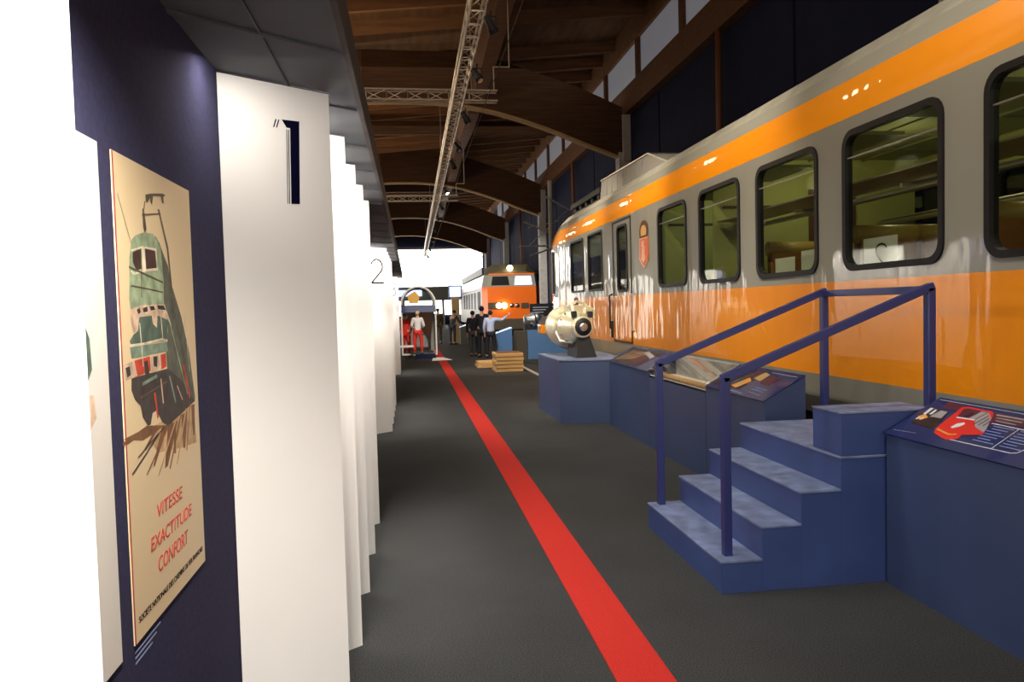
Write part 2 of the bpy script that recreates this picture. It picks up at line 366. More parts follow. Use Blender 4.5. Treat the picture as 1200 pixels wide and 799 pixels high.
for yy in range(4, 76, 4):
    if yy > 60: break
    wo = MB().b(XW+.08, XW+.12, yy+.15, yy+3.85, 8.6, 10.0).build('window_%d' % n, M['clere'], kind='structure'); n += 1
    MB().b(XW-.02, XW+.2, yy-.15, yy+.15, 8.6, 10.0).build('mullion', M['brownrail'], wo)
# end of the hall: a bright glazed gable above a dark band
MB().b(-9.3, XW+.3, 76, 76.3, 0, 11).build('wall_far', M['hallblue'], kind='structure')
g = MB().b(-8.5, XW-.1, 75.85, 75.95, 1.0, 7.4).build('window_%d' % n, M['daylight'], kind='structure')
f = MB()
for x in (-8.5, XW-.1): f.b(x-.06, x+.06, 75.7, 75.85, 3.2, 7.4)
f.b(-8.5, XW-.1, 75.7, 75.85, 6.55, 6.62); f.b(-8.5, XW-.1, 75.7, 75.85, 7.4, 7.6)
f.build('window_frame', M['column'], g)

# arched timber frames
arch_bot = [(-9, 6.0), (-5, 7.4), (-2.6, 8.05), (-1.4, 8.22), (0, 8.26), (1.35, 8.2), (2.95, 7.93), (4.62, 7.42), (5.87, 6.93), (7.3, 6.40)]
arch_top = [(7.3, 8.02), (5.79, 8.68), (4.1, 9.24), (2.9, 9.6), (1.83, 9.78), (0, 9.82), (-1.75, 9.80), (-5, 9.4), (-9, 8.3)]
names = ['nearest the camera, out over the staircase', 'second from the camera, whose pale lower edge is lit', 'third from the camera, ending above the locomotive cab side', 'fourth from the camera, low behind the lighting truss', 'farthest, just before the bright end window']
def refine(pts, k=3):
    out = []
    for i in range(len(pts)-1):
        p0 = Vector(pts[max(i-1, 0)]); p1 = Vector(pts[i]); p2 = Vector(pts[i+1]); p3 = Vector(pts[min(i+2, len(pts)-1)])
        for t in range(k):
            s = t/k
            out.append(tuple(.5*((2*p1)+(-p0+p2)*s+(2*p0-5*p1+4*p2-p3)*s*s+(-p0+3*p1-3*p2+p3)*s**3)))
    out.append(pts[-1]); return out
ab, at_ = refine(arch_bot), refine(arch_top)
for i, yy in enumerate((9.2, 25.1, 41, 56.5, 70)):
    e = empty('arched_beam', (0, yy, 0), 0, 'dark brown laminated timber arch across the roof, '+names[i], 'beam', 'arched roof beams')
    b_ = MB(); b_.prism([(x, -.13, z) for x, z in ab]+[(x, -.13, z) for x, z in at_], (0, .26, 0)); b_.build('beam', M['beam'], e)
    l_ = MB()
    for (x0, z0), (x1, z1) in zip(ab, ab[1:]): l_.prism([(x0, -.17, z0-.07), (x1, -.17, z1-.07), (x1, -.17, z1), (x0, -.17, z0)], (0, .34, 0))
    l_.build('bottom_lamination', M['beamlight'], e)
    s_ = MB(); s_.b(-1.42, -1.27, -.16, -.13, 8.22, 9.8); s_.build('steel_strap', M['brownrail'], e)
    cp = MB(); cp.b(7.0, 7.38, -.22, .22, 0, 6.6); cp.b(7.12, 7.38, -.35, -.22, 6.3, 7.8)
    cp.build('wall_column', M['column'], origin=(7.2, 0, 0), label='pale vertical column on the navy wall carrying the roof arch '+names[i], cat='column', group='wall columns').location = (7.2, yy, 0)
for yy, nm in ((17.1, 'above the near end of the orange train'), (33, 'between the second and third arches'), (49, 'beyond the third arch')):
    MB().b(-9, 7.15, yy-.12, yy+.12, 8.95, 9.5).build('cross_beam', M['beam'], label='straight dark timber cross beam under the roof '+nm, cat='beam', group='straight cross beams')
    MB().cyl((7.2, yy, 3), (7.2, yy, 7.8), .07).build('wall_post', M['pipe'], label='slim rust brown post on the navy wall, '+nm, cat='post', group='wall posts')
# longitudinal haunched beams along the centre
for y0, y1, nm in ((9.4, 24.9, 'beside the near part of the lighting truss'), (25.3, 40.8, 'beyond the second arch'), (41.2, 56.3, 'beyond the third arch')):
    pts = []; N = 60
    for k in range(N+1):
        t = k/N; yy = y0+(y1-y0)*t; d = abs(2*t-1)
        dd = min(yy-y0, y1-yy); pts.append((yy, 8.12+.05*max(0, dd-3)+(.55*(1-dd/.7)**2 if dd < .7 else 0)))
    pr = MB(); pr.prism([(2.15, p[0], p[1]) for p in pts]+[(2.15, y1, 10.0), (2.15, y0, 10.0)], (.38, 0, 0)); 
    pr.build('haunched_beam', M['brownrail'], label='brown timber beam running lengthwise under the roof with curved ends, '+nm, cat='beam', group='lengthwise roof beams')

# red carpet strip
MB().b(.82, 1.065, -4, 33, 0, .006).build('carpet_strip', M['red'], label='narrow bright red carpet strip running down the dark floor', cat='carpet')

# ------------------------------------------------------------------ left exhibition wall
WX = -.62
ew = MB().b(WX-.08, WX, -3, 20.3, 0, 2.42).build('wall_exhibit', M['wallblue'], kind='structure')
sf = MB().b(WX-.08, -.185, -3, 20.3, 2.42, 2.47).build('trim_3', M['soffit'], kind='structure')
MB().b(-.185, -.165, -3, 20.3, 2.42, 2.56).build('fascia', M['fascia'], sf)
bd = Vector((.34, .26, 0)).normalized(); bl = math.hypot(.34, .26)
k = 0
tt = .7
yb = -.4+.05
while yb < 20.2:
    s_ = MB(); s_.prism([(WX, yb-.26, 2.412), (-.19, yb-.26+.329, 2.412), (-.19, yb-.235+.329, 2.412), (WX, yb-.235, 2.412)], (0, 0, .008)); s_.build('soffit_batten', M['soffit'], sf); yb += .7
MB().b(-.41, -.405, -3, 20.3, 2.414, 2.42).build('soffit_seam', M['black'], sf)
blades = [(.70, 'white display panel at the far left edge, nearest the camera'),
          (2.97, 'tall white display panel with a large 1'),
          (3.68, 'plain white display panel just behind the panel with the 1'),
          (4.38, 'plain white display panel, second behind the panel with the 1'),
          (5.08, 'plain white display panel, third behind the panel with the 1'),
          (5.80, 'plain white display panel, fourth and last behind the panel with the 1'),
          (10.2, 'tall white display panel with a thin 2'),
          (10.9, 'narrow white panel edge just behind the panel with the 2'),
          (11.6, 'narrow white panel edge, second behind the panel with the 2'),
          (12.3, 'narrow white panel edge, third behind the panel with the 2'),
          (13.0, 'narrow white panel edge, fourth behind the panel with the 2'),
          (19.2, 'white display panel with a thin 3 near the far end of the blue wall'),
          (19.9, 'narrow white panel edge at the far end, just behind the panel with the 3')]
def blade(yr, label):
    e = empty('exhibition_screen', (WX+.004, yr-.26, 0), 0, label, 'exhibition screen', 'angled white screens')
    n_ = Vector((-bd.y, bd.x, 0))*.022
    p = [(0, 0, 0), tuple(bd*bl), tuple(bd*bl+n_), tuple(n_)]
    p[3] = (0, .0275, 0)
    m_ = MB(); m_.prism(p, (0, 0, 2.41)); m_.build('board', M['white'], e)
    F = frame3((0, 0, 0), bd, (0, 0, 1))
    return e, F
for yr, lb in blades:
    e, F = blade(yr, lb)
    if 'large 1' in lb:
        m_ = MB()
        f2 = lambda a, b: F(a, b, .0006)
        up3 = F(0, 0, .0008)-F(0, 0, 0)
        m_.prism([f2(.232, 2.288), f2(.301, 2.291), f2(.291, 1.993), f2(.2575, 1.991), f2(.264, 2.262), f2(.250, 2.262)], up3)
        m_.prism([f2(.219, 2.286), f2(.223, 2.286), f2(.213, 2.257), f2(.209, 2.257)], up3)
        m_.prism([f2(.208, 2.286), f2(.212, 2.286), f2(.202, 2.257), f2(.198, 2.257)], up3)
        m_.prism([f2(.256, 2.255), f2(.259, 2.255), f2(.252, 1.991), f2(.249, 1.991)], up3)
        m_.prism([f2(.249, 2.255), f2(.2515, 2.255), f2(.2445, 1.991), f2(.242, 1.991)], up3)
        m_.build('number_one', M['inknavy'], e, 'navy figure 1 with pinstripe shadow lines')
    if 'thin 2' in lb:
        m_ = MB(); pts = []
        for k in range(17):
            a = R(185-k*(225/16)); pts.append((.262+.088*math.cos(a), 2.165+.093*math.sin(a)))
        pts += [(.175, 1.955), (.362, 1.955)]
        stroke(m_, F, pts, .02, .0006); m_.build('number_two', M['ink'], e, 'thin black figure 2')
    if 'thin 3' in lb:
        m_ = MB(); pts = []
        for k in range(13): a = R(160-k*(235/12)); pts.append((.27+.075*math.cos(a), 2.19+.075*math.sin(a)))
        for k in range(15): a = R(85-k*(245/14)); pts.append((.27+.088*math.cos(a), 2.035+.088*math.sin(a)))
        stroke(m_, F, pts, .02, .0006); m_.build('number_three', M['ink'], e, 'thin black figure 3')

# unseen glowing glazing added beyond the blue wall to reflect in the train
an = MB(); an.b(-2.5, -2.3, 30, 58, 0, .15); an.b(-2.5, -2.3, 30, 58, 2.7, 3.1); an.build('glow_surround', M['column'], kind='structure')
an = MB().b(-2.45, -2.40, 30, 58, .15, 2.7).build('window_30', M['sideglow'], kind='structure')
m_ = MB()
for k in range(9): m_.b(-2.46, -2.33, 30+k*3.4, 30.12+k*3.4, .15, 2.7)
m_.build('mullion', M['column'], an)
# posters
def poster(y0, label, full=True):
    e = empty('poster', (WX, y0, .885), 0, label, 'poster', 'railway posters on the blue wall')
    F = frame3((.002, 0, 0), (0, 1, 0), (0, 0, 1))
    m_ = MB(); rect(m_, F, 0, .576, 0, 1.07, 0, t=.003); m_.build('sheet', M['paper'] if full else M['paperw'], e)
    h = .0031
    order = ['tan', 'brown', 'side', 'lightgreen', 'darkgreen', 'midgreen', 'underside', 'cream', 'white', 'panes', 'red', 'dark', 'lines']
    if not full: order = []
    art = MB()
    for key in order:
        for pts in ART[key]:
            if not full: pts = [(min(.56, p[0]+.02), p[1]) for p in pts]
            try: art.prism([F(a, b, h) for a, b in pts], (.0002, 0, 0), A_green[key])
            except ValueError: pass
            h += .00002
    if full:
        for k_, w_, pts in (('brown', .007, [(.40, .45), (.29, .33)]), ('tan', .009, [(.45, .46), (.35, .33)]), ('brown', .005, [(.30, .44), (.12, .35)]), ('dark', .004, [(.22, .43), (.03, .37)]), ('brown', .006, [(.49, .47), (.44, .35)]), ('tan', .006, [(.35, .44), (.20, .33)]), ('dark', .003, [(.26, .44), (.07, .40)]),
                            ('lines', .004, [(.07, .826), (.30, .800)]), ('lines', .003, [(.08, .785), (.30, .775)]), ('lines', .003, [(.15, .83), (.14, .76)]), ('white', .004, [(.12, .70), (.13, .60)]), ('white', .004, [(.27, .73), (.28, .66)]), ('lightgreen', .006, [(.34, .70), (.47, .50)]), ('lines', .004, [(.36, .76), (.50, .52)]),
                            ('lines', .0015, [(.02, .98), (.09, .88)]), ('midgreen', .008, [(.12, .56), (.22, .57)]), ('lines', .004, [(.10, .53), (.30, .55)]), ('red', .010, [(.20, .53), (.215, .47)]), ('cream', .006, [(.25, .56), (.26, .50)]), ('midgreen', .008, [(.32, .56), (.36, .49)]), ('cream', .005, [(.38, .53), (.42, .49)]), ('red', .012, [(.44, .58), (.49, .49)]), ('white', .003, [(.47, .72), (.50, .56)])):
            stroke(art, F, pts, w_, h, A_green[k_], t=.0002); h += .00002
    if not full:
        ww = lambda y, z: F(y-y0, z-.885, .0034)
        for pts, k_ in (([(1.44, 1.75), (1.545, 1.72), (1.549, 1.637), (1.545, 1.60), (1.575, 1.56), (1.579, 1.50), (1.549, 1.47), (1.50, 1.46), (1.44, 1.46)], 'darkgreen'), ([(1.44, 1.46), (1.58, 1.45), (1.59, 1.405), (1.56, 1.385), (1.44, 1.38)], 'cream'), ([(1.44, 1.40), (1.545, 1.43), (1.555, 1.40), (1.535, 1.36), (1.44, 1.34)], 'dark')):
            art.prism([ww(a, b) for a, b in pts], (.0004, 0, 0), A_green[k_])
    art.build('locomotive_picture', None, e, 'painted green locomotive coming head on' if full else 'faint green picture fragment')
    if full:
        H = .0034
        ed = MB(); rect(ed, F, .0, .007, 0, 1.07, .0031, t=.0003); ed.build('red_border', A_green['red_edge'], e, 'thin red left border')
        text('title_line', 'VITESSE', M['inkred'], e, F, .175, .232, H, .046, width=.205, shear=.12)
        text('title_line', 'EXACTITUDE', M['inkred'], e, F, .122, .166, H, .046, width=.335, shear=.12)
        text('title_line', 'CONFORT', M['inkred'], e, F, .168, .102, H, .052, width=.245, shear=.12)
        text('small_line', 'SOCIETE NATIONALE DES CHEMINS DE FER FRANCAIS', M['ink'], e, F, .028, .038, H, .020, width=.52)
        cp = MB(); 
        for r_ in range(3): rect(cp, F, .01, .12+.03*(2-r_), -.022-.012*r_, -.018-.012*r_, -.0019, t=.001)
        cp.build('caption', M['printpale'], e, 'tiny pale caption lines under the poster')
    return e
poster(1.735, 'cream railway poster of a green electric locomotive with red VITESSE EXACTITUDE CONFORT')
poster(1.085, 'overexposed white railway poster at far left, partly hidden by the white panel', False)

# ------------------------------------------------------------------ staircase
st = empty('exhibit_staircase', (1.64, 3.95, 0), 0, 'blue wooden staircase of four steps with handrails leading up to the train', 'staircase')
ys0, ys1 = 0, 1.30
xs = [0, .235, .465, .70]
for i in range(4):
    x0 = xs[i]; x1 = xs[i+1] if i < 3 else 1.62
    z1 = .18*(i+1)-.012
    s_ = MB(); s_.b(x0, x1, ys0, ys1, 0, z1, bev=.002); so = s_.build('step' if i < 3 else 'platform', M['blue'], st)
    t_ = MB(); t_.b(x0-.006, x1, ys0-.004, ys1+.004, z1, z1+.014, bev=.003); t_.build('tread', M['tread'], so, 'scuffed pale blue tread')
for yy, nm in ((.10, 'near'), (1.235, 'far')):
    s_ = MB(); r_ = .023
    s_.box((.075, yy, .18+.5), (.046, .05, 1.0), bev=.003); s_.build('lower_post', M['rail'], st)
    s_ = MB(); s_.box((1.31, yy, .72+.46), (.046, .05, .93), bev=.003); s_.build('upper_post', M['rail'], st)
    s_ = MB(); s_.bar((.06, yy, 1.17), (1.325, yy, 1.655), .05, .045, bev=.003); s_.build('sloping_rail', M['rail'], st)
s_ = MB(); s_.bar((1.31, .08, 1.635), (1.31, 1.26, 1.635), .046, .046, bev=.003); s_.build('cross_rail', M['rail'], st)
b_ = MB(); b_.b(0, .56, 0, .30, 0, .235, bev=.003)
bx_ = b_.build('step_box', M['blue'], label='small blue box standing on the staircase platform beside the display case', cat='box')
bx_.location = (2.345, 3.956, .7235)
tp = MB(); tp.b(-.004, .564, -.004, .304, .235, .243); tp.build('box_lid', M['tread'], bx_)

# ------------------------------------------------------------------ display cases
XF = 2.6
def case(y0, y1, name, label, top=True, zf=.845, zb=1.018, m='bluecase'):
    e = empty(name, (XF, y0, 0), 0, label, 'display case', 'blue display cases along the train'); L = y1-y0
    b_ = MB(); b_.prism([(0, 0, 0), (.32, 0, 0), (.32, 0, zb), (0, 0, zf)], (0, L, 0)); b_.build('cabinet', M[m], e)
    F = frame3((0, L, zf+.001), (0, -1, 0), (.32, 0, zb-zf))
    if top:
        p_ = MB(); rect(p_, F, .004, L-.004, -.012, .372, 0, t=.008); p_.build('printed_panel', M['navyprint'], e)
    return e, F, L
eA, F, L = case(-.6, 3.93, 'display_case', 'long blue display case in the right foreground with a red train drawing on top')
P = M
g = MB()
def pp(pts, m, c): g.prism([F(a, b, c) for a, b in pts], F(0, 0, .0006)-F(0, 0, 0), M[m])
pp([(0.1030, .348), (0.2589, .336), (0.60, .322), (1.5, .30), (1.5, .27), (.5, .25), (0.2405, .283), (0.1094, .2868)], 'maroonprint', .0085)
pp([(0.0509, 0.2722), (0.1979, 0.2659), (0.2284, 0.201), (0.2632, 0.1028), (0.0638, 0.1178), (0.0577, 0.1665)], 'printdark', .0092)
pp([(.14, .262), (.195, .26), (.215, .20), (.13, .195)], 'printgrey', .0099)
pp([(0.0534, 0.1779), (0.0838, 0.205), (0.1303, 0.1863), (0.1048, 0.1482)], 'printorange', .0106)
pp([(.06, .155), (.075, .175), (.088, .165), (.078, .148)], 'printwhite', .0113); pp([(.09, .165), (.105, .18), (.115, .17), (.1, .155)], 'printwhite', .0113)
pp([(0.0530, 0.2664), (0.0773, 0.2662), (0.0895, 0.2002), (0.0657, 0.2039)], 'printwhite', .0113)
pp([(0.1, 0.26), (0.117, 0.258), (0.125, 0.215), (0.105, 0.21)], 'printwhite', .0113)
g.build('workshop_photo', None, eA, 'small photo of people in a carriage')
g = MB()
pp([(0.2356, 0.3182), (0.2708, 0.333), (0.4395, 0.3285), (0.4647, 0.3121), (.497, .27), (0.5509, 0.185), (.57, .15), (0.5509, 0.1353), (0.4715, 0.1091), (0.4804, 0.0724), (0.4243, 0.0484), (.36, .062), (0.301, 0.0787), (.27, .12), (0.2555, 0.2085)], 'redprint', .0095)
pp([(0.2983, 0.2323), (0.2632, 0.3055), (.285, .318), (0.4306, 0.3146), (0.416, 0.238)], 'maroonprint', .0102)
pp([(.375, .24), (.385, .312), (.425, .31), (.412, .24)], 'printgrey', .0109)
pp([(.335, .238), (.342, .29), (.36, .29), (.352, .238)], 'printdark', .0109)
pp([(0.4206, 0.2426), (0.4306, 0.3146), (0.4904, 0.2734), (0.5495, 0.1893), (0.5602, 0.1607), (0.4873, 0.1818), (.45, .205)], 'printgrey', .0102)
pp([(0.2983, 0.2363), (0.416, 0.242), (0.4206, 0.2326), (0.2983, 0.2263)], 'printwhite', .0109)
pp([(0.3493, 0.1464), (0.3544, 0.183), (0.3857, 0.2037), (0.4005, 0.1906), (0.3919, 0.1649), (0.3688, 0.1406)], 'printwhite', .0109)
pp([(.29, .105), (.40, .085), (.44, .10), (.44, .108), (.40, .096), (.29, .115)], 'printorange', .0109)
for k in range(3): pp([(.445+k*.03, .205), (.452+k*.03, .205), (.462+k*.025, .29-k*.02), (.455+k*.025, .29-k*.02)], 'printdark', .0109)
g.build('train_cutaway_drawing', None, eA, 'red and white cutaway drawing of a train end')
g = MB()
def ln(pts, w_, m, c=.0088): stroke(g, F, pts, w_, c, M[m])
ln([(.40, .0575), (.83, .0640), (.855, .075), (.865, .10), (.865, .234), (.53, .2400)], .005, 'printwhite'); ln([(.7138, .0639), (.7042, .2330)], .004, 'printwhite')
ln([(.9, .09), (.9, .30)], .004, 'printwhite'); ln([(.9, .09), (1.6, .11)], .004, 'printwhite')
ln([(.0264, .352), (1.6, .345)], .006, 'printgrey', .0095); ln([(0.03, .03), (.2, .045)], .003, 'printgrey')
for k in range(3): ln([(.492+k*.02, .308-k*.022), (.68-k*.01, .308-k*.024)], .010-.003*(k > 0), 'printgrey', .0098)
for k in range(7): ln([(.56+.012*(k % 2), .222-k*.021), (.69-.02*(k % 3), .222-k*.021)], .006, 'printpale', .0088)
for k in range(7): ln([(.73, .222-k*.021), (.85-.02*(k % 3), .222-k*.021)], .006, 'printpale', .0088)
for k in range(9): ln([(.93, .28-k*.021), (1.2-.02*(k % 3), .28-k*.021)], .006, 'printpale', .0088)
g.build('caption_text', None, eA, 'small white and pale blue caption lines in a white frame')

eB, F, L = case(5.40, 6.56, 'display_case', 'blue display case just beyond the staircase with an orange photo collage on top')
g = MB()
pp([(.02, .05), (.30, .04), (.42, .30), (.06, .32)], 'printdark', .0088); pp([(.10, .20), (.20, .14), (.30, .20), (.28, .28), (.14, .30)], 'printgrey', .0095)
pp([(.13, .24), (.18, .22), (.22, .26), (.16, .29)], 'printwhite', .0102)
pp([(.36, .06), (.60, .05), (.64, .30), (.48, .33)], 'printdark', .0088); pp([(.40, .08), (.52, .06), (.60, .18), (.50, .22)], 'printorange', .0095); pp([(.44, .10), (.54, .09), (.55, .15), (.47, .16)], 'printtan', .0102)
pp([(.56, .22), (.72, .20), (.72, .30), (.60, .32)], 'printtan', .0095); pp([(.45, .25), (.55, .24), (.57, .31), (.47, .33)], 'maroonprint', .0102)
pp([(.74, .18), (.92, .16), (.92, .28), (.76, .30)], 'maroonprint', .0095)
g.build('photo_collage', None, eB, 'orange and brown photo collage')
g = MB(); ln([(.35, .02), (.75, .015)], .010, 'printpale'); ln([(.78, .09), (1.0, .08)], .008, 'printpale'); ln([(.78, .12), (1.0, .11)], .008, 'printpale'); ln([(.70, .33), (1.1, .33)], .010, 'printpale'); ln([(.8, .05), (1.0, .04)], .008, 'printpale')
g.build('caption_text', None, eB)
eV = empty('glass_showcase', (XF, 6.572, 0), 0, 'blue showcase with a clear sloping cover over wooden rods, behind the handrail', 'display case', 'blue display cases along the train')
L = 1.64
b_ = MB(); b_.prism([(0, 0, 0), (.32, 0, 0), (.32, 0, .80), (0, 0, .78)], (0, L, 0)); b_.build('cabinet', M['bluecase'], eV)
b_ = MB(); b_.b(.01, .31, .01, L-.01, .80, .806); b_.build('lining', M['paperw'], eV)
b_ = MB()
pr = [(0, 0, .80), (.32, 0, .80), (.32, 0, 1.02), (0, 0, .87)]
b_.prism([(0, 0, .78), (0, 0, .87), (.004, 0, .87), (.004, 0, .78)], (0, L, 0)); b_.prism([(0, 0, .87), (.32, 0, 1.02), (.32, 0, 1.025), (0, 0, .875)], (0, L, 0))
b_.prism([(p[0], 0, p[2]) for p in pr], (0, .004, 0)); b_.prism([(p[0], L-.004, p[2]) for p in pr], (0, .004, 0)); b_.build('clear_cover', M['clear'], eV)
b_ = MB(); b_.b(.316, .324, 0, L, .80, 1.03); b_.bar((0, 0, .872), (.32, 0, 1.022), .006); b_.build('cover_frame', M['column'], eV)
for k, yy in enumerate((0, .05)):
    b_ = MB(); b_.cyl((0, 0, 0), (0, 1.35, 0), .016 if k else .02, n=12); b_.ball((0, 0, 0), .02, n=10); b_.ball((0, 1.35, 0), .02, n=10)
    o = b_.build('wooden_rod', M['pine'], label=('thicker' if not k else 'thinner')+' pale wooden rod lying inside the glass showcase, '+('in front' if not k else 'behind'), cat='rod', group='rods in the showcase'); o.location = (XF+.04+k*.05, 6.68, .828)
eC, F, L = case(8.22, 9.90, 'display_case', 'blue display case beside the engine plinth with a dark streaky photo top')
g = MB()
pp([(.1, .03), (1.2, .02), (1.3, .33), (.2, .34)], 'printdark', .0088)
for k in range(8): ln([(.12+k*.07, .05+.01*k), (.30+k*.09, .30)], .015, ['printtan', 'printorange', 'printgrey'][k % 3], .0095)
pp([(.7, .1), (1.0, .05), (1.1, .2), (.8, .26)], 'maroonprint', .0095); pp([(.75, .28), (1.2, .2), (1.25, .25), (.8, .33)], 'printgrey', .0095)
g.build('streaky_photo', None, eC, 'dark photo with tan diagonal streaks')

# engine plinth
pl = empty('engine_plinth', (1.97, 10.2, 0), 0, 'grey blue plinth under the pale engine, at the end of the display cases', 'plinth')
b_ = MB(); b_.prism([(.01, .0, 0), (.66, -.2, 0), (.95, 0, 0), (.95, 1.6, 0), (-.01, 1.6, 0)], (0, 0, .85)); b_.build('block', M['bluecase'], pl)
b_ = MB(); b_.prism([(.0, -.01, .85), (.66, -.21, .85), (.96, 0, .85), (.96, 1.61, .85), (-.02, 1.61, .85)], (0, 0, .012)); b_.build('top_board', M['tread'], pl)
en = empty('engine', (2.42, 10.9, .862), 0, 'pale metal train engine with a big ringed flange on a black stand', 'engine')
ax = Vector((-.16, .95, 0)).normalized(); o0 = Vector((-.03, -.38, .43))
b_ = MB(); b_.lathe([(-.02, .13), (-.02, .150), (.05, .155), (.07, .13)], o0, ax); b_.build('flange_ring', M['brass'], en)
b_ = MB(); b_.lathe([(-.026, .06), (-.022, .125), (.0, .125), (.0, .06)], o0, ax); b_.build('ring_recess', M['black'], en)
b_ = MB(); b_.lathe([(-.05, .02), (-.05, .055), (-.01, .062), (0, .062)], o0, ax); 
for k in range(8):
    a = R(45*k); q = ax.to_track_quat('Z', 'Y').to_matrix(); b_.cyl(o0+q@Vector((.04*math.cos(a), .04*math.sin(a), -.06)), o0+q@Vector((.04*math.cos(a), .04*math.sin(a), -.04)), .008, n=6)
b_.build('hub', M['chrome'], en)
b_ = MB(); b_.lathe([(.05, .12), (.12, .14), (.16, .21), (.28, .23), (.30, .26), (.36, .26), (.38, .22), (.62, .24), (.66, .30), (.74, .30), (.78, .22), (.95, .18), (1.0, .10)], o0, ax); b_.build('casing', M['brass'], en)
for k in range(14):
    a = R(360/14*k); q = ax.to_track_quat('Z', 'Y').to_matrix(); b_ = MB(); b_.cyl(o0+q@Vector((.245*math.cos(a), .245*math.sin(a), .27)), o0+q@Vector((.245*math.cos(a), .245*math.sin(a), .39)), .012, n=6); b_.build('bolt', M['steel'], en)
b_ = MB(); b_.box(o0+Vector((-.02, .42, .25)), (.22, .36, .12), rz=R(10), bev=.02); b_.box(o0+Vector((.12, .35, .20)), (.14, .26, .14), rz=R(10), bev=.02); b_.build('gearbox', M['brass'], en)
for pl_, r_ in ((((-.08, .2, .2), (-.10, .25, .30), (-.02, .3, .36), (.1, .32, .33), (.18, .28, .2)), .018), (((.2, .15, .1), (.22, .2, .24), (.16, .35, .28)), .014), (((-.22, .5, .0), (-.30, .4, -.08), (-.26, .3, -.2), (-.1, .25, -.22)), .02)):
    b_ = MB(); b_.tube([o0+Vector(p) for p in pl_], r_); b_.build('pipe', M['brass'], en)
b_ = MB(); b_.cyl(o0+Vector((0, .40, .31)), o0+Vector((0, .40, .38)), .03); b_.ball(o0+Vector((0, .4, .39)), .03, n=12); b_.build('filler_cap', M['maroonprint'], en)
for v_ in ((.14, .16, .17), (-.1, .12, .18)):
    b_ = MB(); b_.box(o0+Vector(v_), (.07, .10, .09), bev=.01); b_.build('bracket', M['black'], en)
b_ = MB(); b_.prism([(-.14, -.40, 0), (.16, -.40, 0), (.06, -.36, .32), (-.08, -.36, .32)], (0, .62, 0)); b_.build('stand', M['black'], en)
# ------------------------------------------------------------------ orange train
tr = empty('railcar', (5.0, 8, 0), 0, 'long orange and beige grey railcar with rounded windows standing along the right', 'train')
TX, TY = 5.0, 8.0                     # the train's own origin; part meshes are given in hall metres and shifted
def tb(mb, name, m=None, parent=tr, **k):
    bmesh.ops.translate(mb.bm, vec=(-TX, -TY, 0), verts=mb.bm.verts)
    return mb.build(name, m, parent, **k)
prof = [(.10, .55), (.03, .72), (0, .93), (0, 1.74), (0, 3.07), (.01, 3.2), (.06, 3.40), (.14, 3.56), (.28, 3.72), (.50, 3.84), (.9, 3.93), (1.4, 3.96)]
smat = ['grey', 'grey', 'orange', 'grey', 'orange', 'orange', 'grey', 'roofgrey', 'roofgrey', 'roofgrey', 'roofgrey']
YA, YB = -3.0, 18.4
wins = [(-1.6, -.4, 1.83, 2.95), (0, 1.2, 1.83, 2.95), (1.6, 2.8, 1.83, 2.95), (3.2, 4.40, 1.83, 2.97), (4.80, 5.99, 1.83, 2.95), (6.41, 7.60, 1.83, 2.95), (8.03, 9.20, 1.83, 2.95), (9.66, 10.80, 1.83, 2.94)]
small = [(14.07, 15.20, 1.87, 2.99), (15.65, 16.86, 1.88, 2.98)]
doorwin = (12.41, 13.02, 1.81, 2.93)
holes = [(w_, .13) for w_ in wins]+[(w_, .06) for w_ in small]+[(doorwin, .10)]
def sect(y, inset, s):
    L = []
    for d, z in prof:
        z2 = z if z < 2.6 else 2.6+(z-2.6)*s
        L.append((min(1.4, d+inset), z2))
    pts = [(3.6+d, y, z) for d, z in L]+[(6.4-d, y, z) for d, z in L[-2::-1]]
    return pts
secs = [sect(YA, 0, 1), sect(YB, 0, 1), sect(19.0, .02, .97), sect(19.6, .07, .89), sect(20.1, .17, .76), sect(20.4, .34, .60), sect(20.58, .60, .44), sect(20.64, .95, .34)]
body = MB(); bmx = body.bm
V = [[bmx.verts.new(p) for p in sc_] for sc_ in secs]
np_ = len(secs[0]); sm2 = smat+smat[::-1]
for a in range(len(secs)-1):
    for k in range(np_-1):
        if a == 0 and sm2[k] == 'grey' and k in (3, np_-2-3): continue
        f = bmx.faces.new((V[a][k], V[a+1][k], V[a+1][k+1], V[a][k+1])); f.material_index = body.mi(M[sm2[k]]); f.smooth = a > 0 or k not in (1, 2, 3)
f = bmx.faces.new(V[-1]); f.material_index = body.mi(M['orange'])
f = bmx.faces.new(V[0]); f.material_index = body.mi(M['grey'])
for x in (3.6, 6.4):
    b2 = bmesh.new(); edges = []
    loops = [[(YA, 1.74), (YB, 1.74), (YB, 3.07), (YA, 3.07)]]+[rrect(*w_, r_) for w_, r_ in holes]
    for lp in loops:
        vs = [b2.verts.new((x, p[0], p[1])) for p in lp]
        edges += [b2.edges.new((vs[i], vs[(i+1) % len(vs)])) for i in range(len(vs))]
    bmesh.ops.triangle_fill(b2, edges=edges, use_beauty=True)
    body._merge(b2, Matrix.Identity(4), M['grey'])
bmesh.ops.recalc_face_normals(bmx, faces=bmx.faces)
tb(body, 'body_shell')
wl = [None]*9
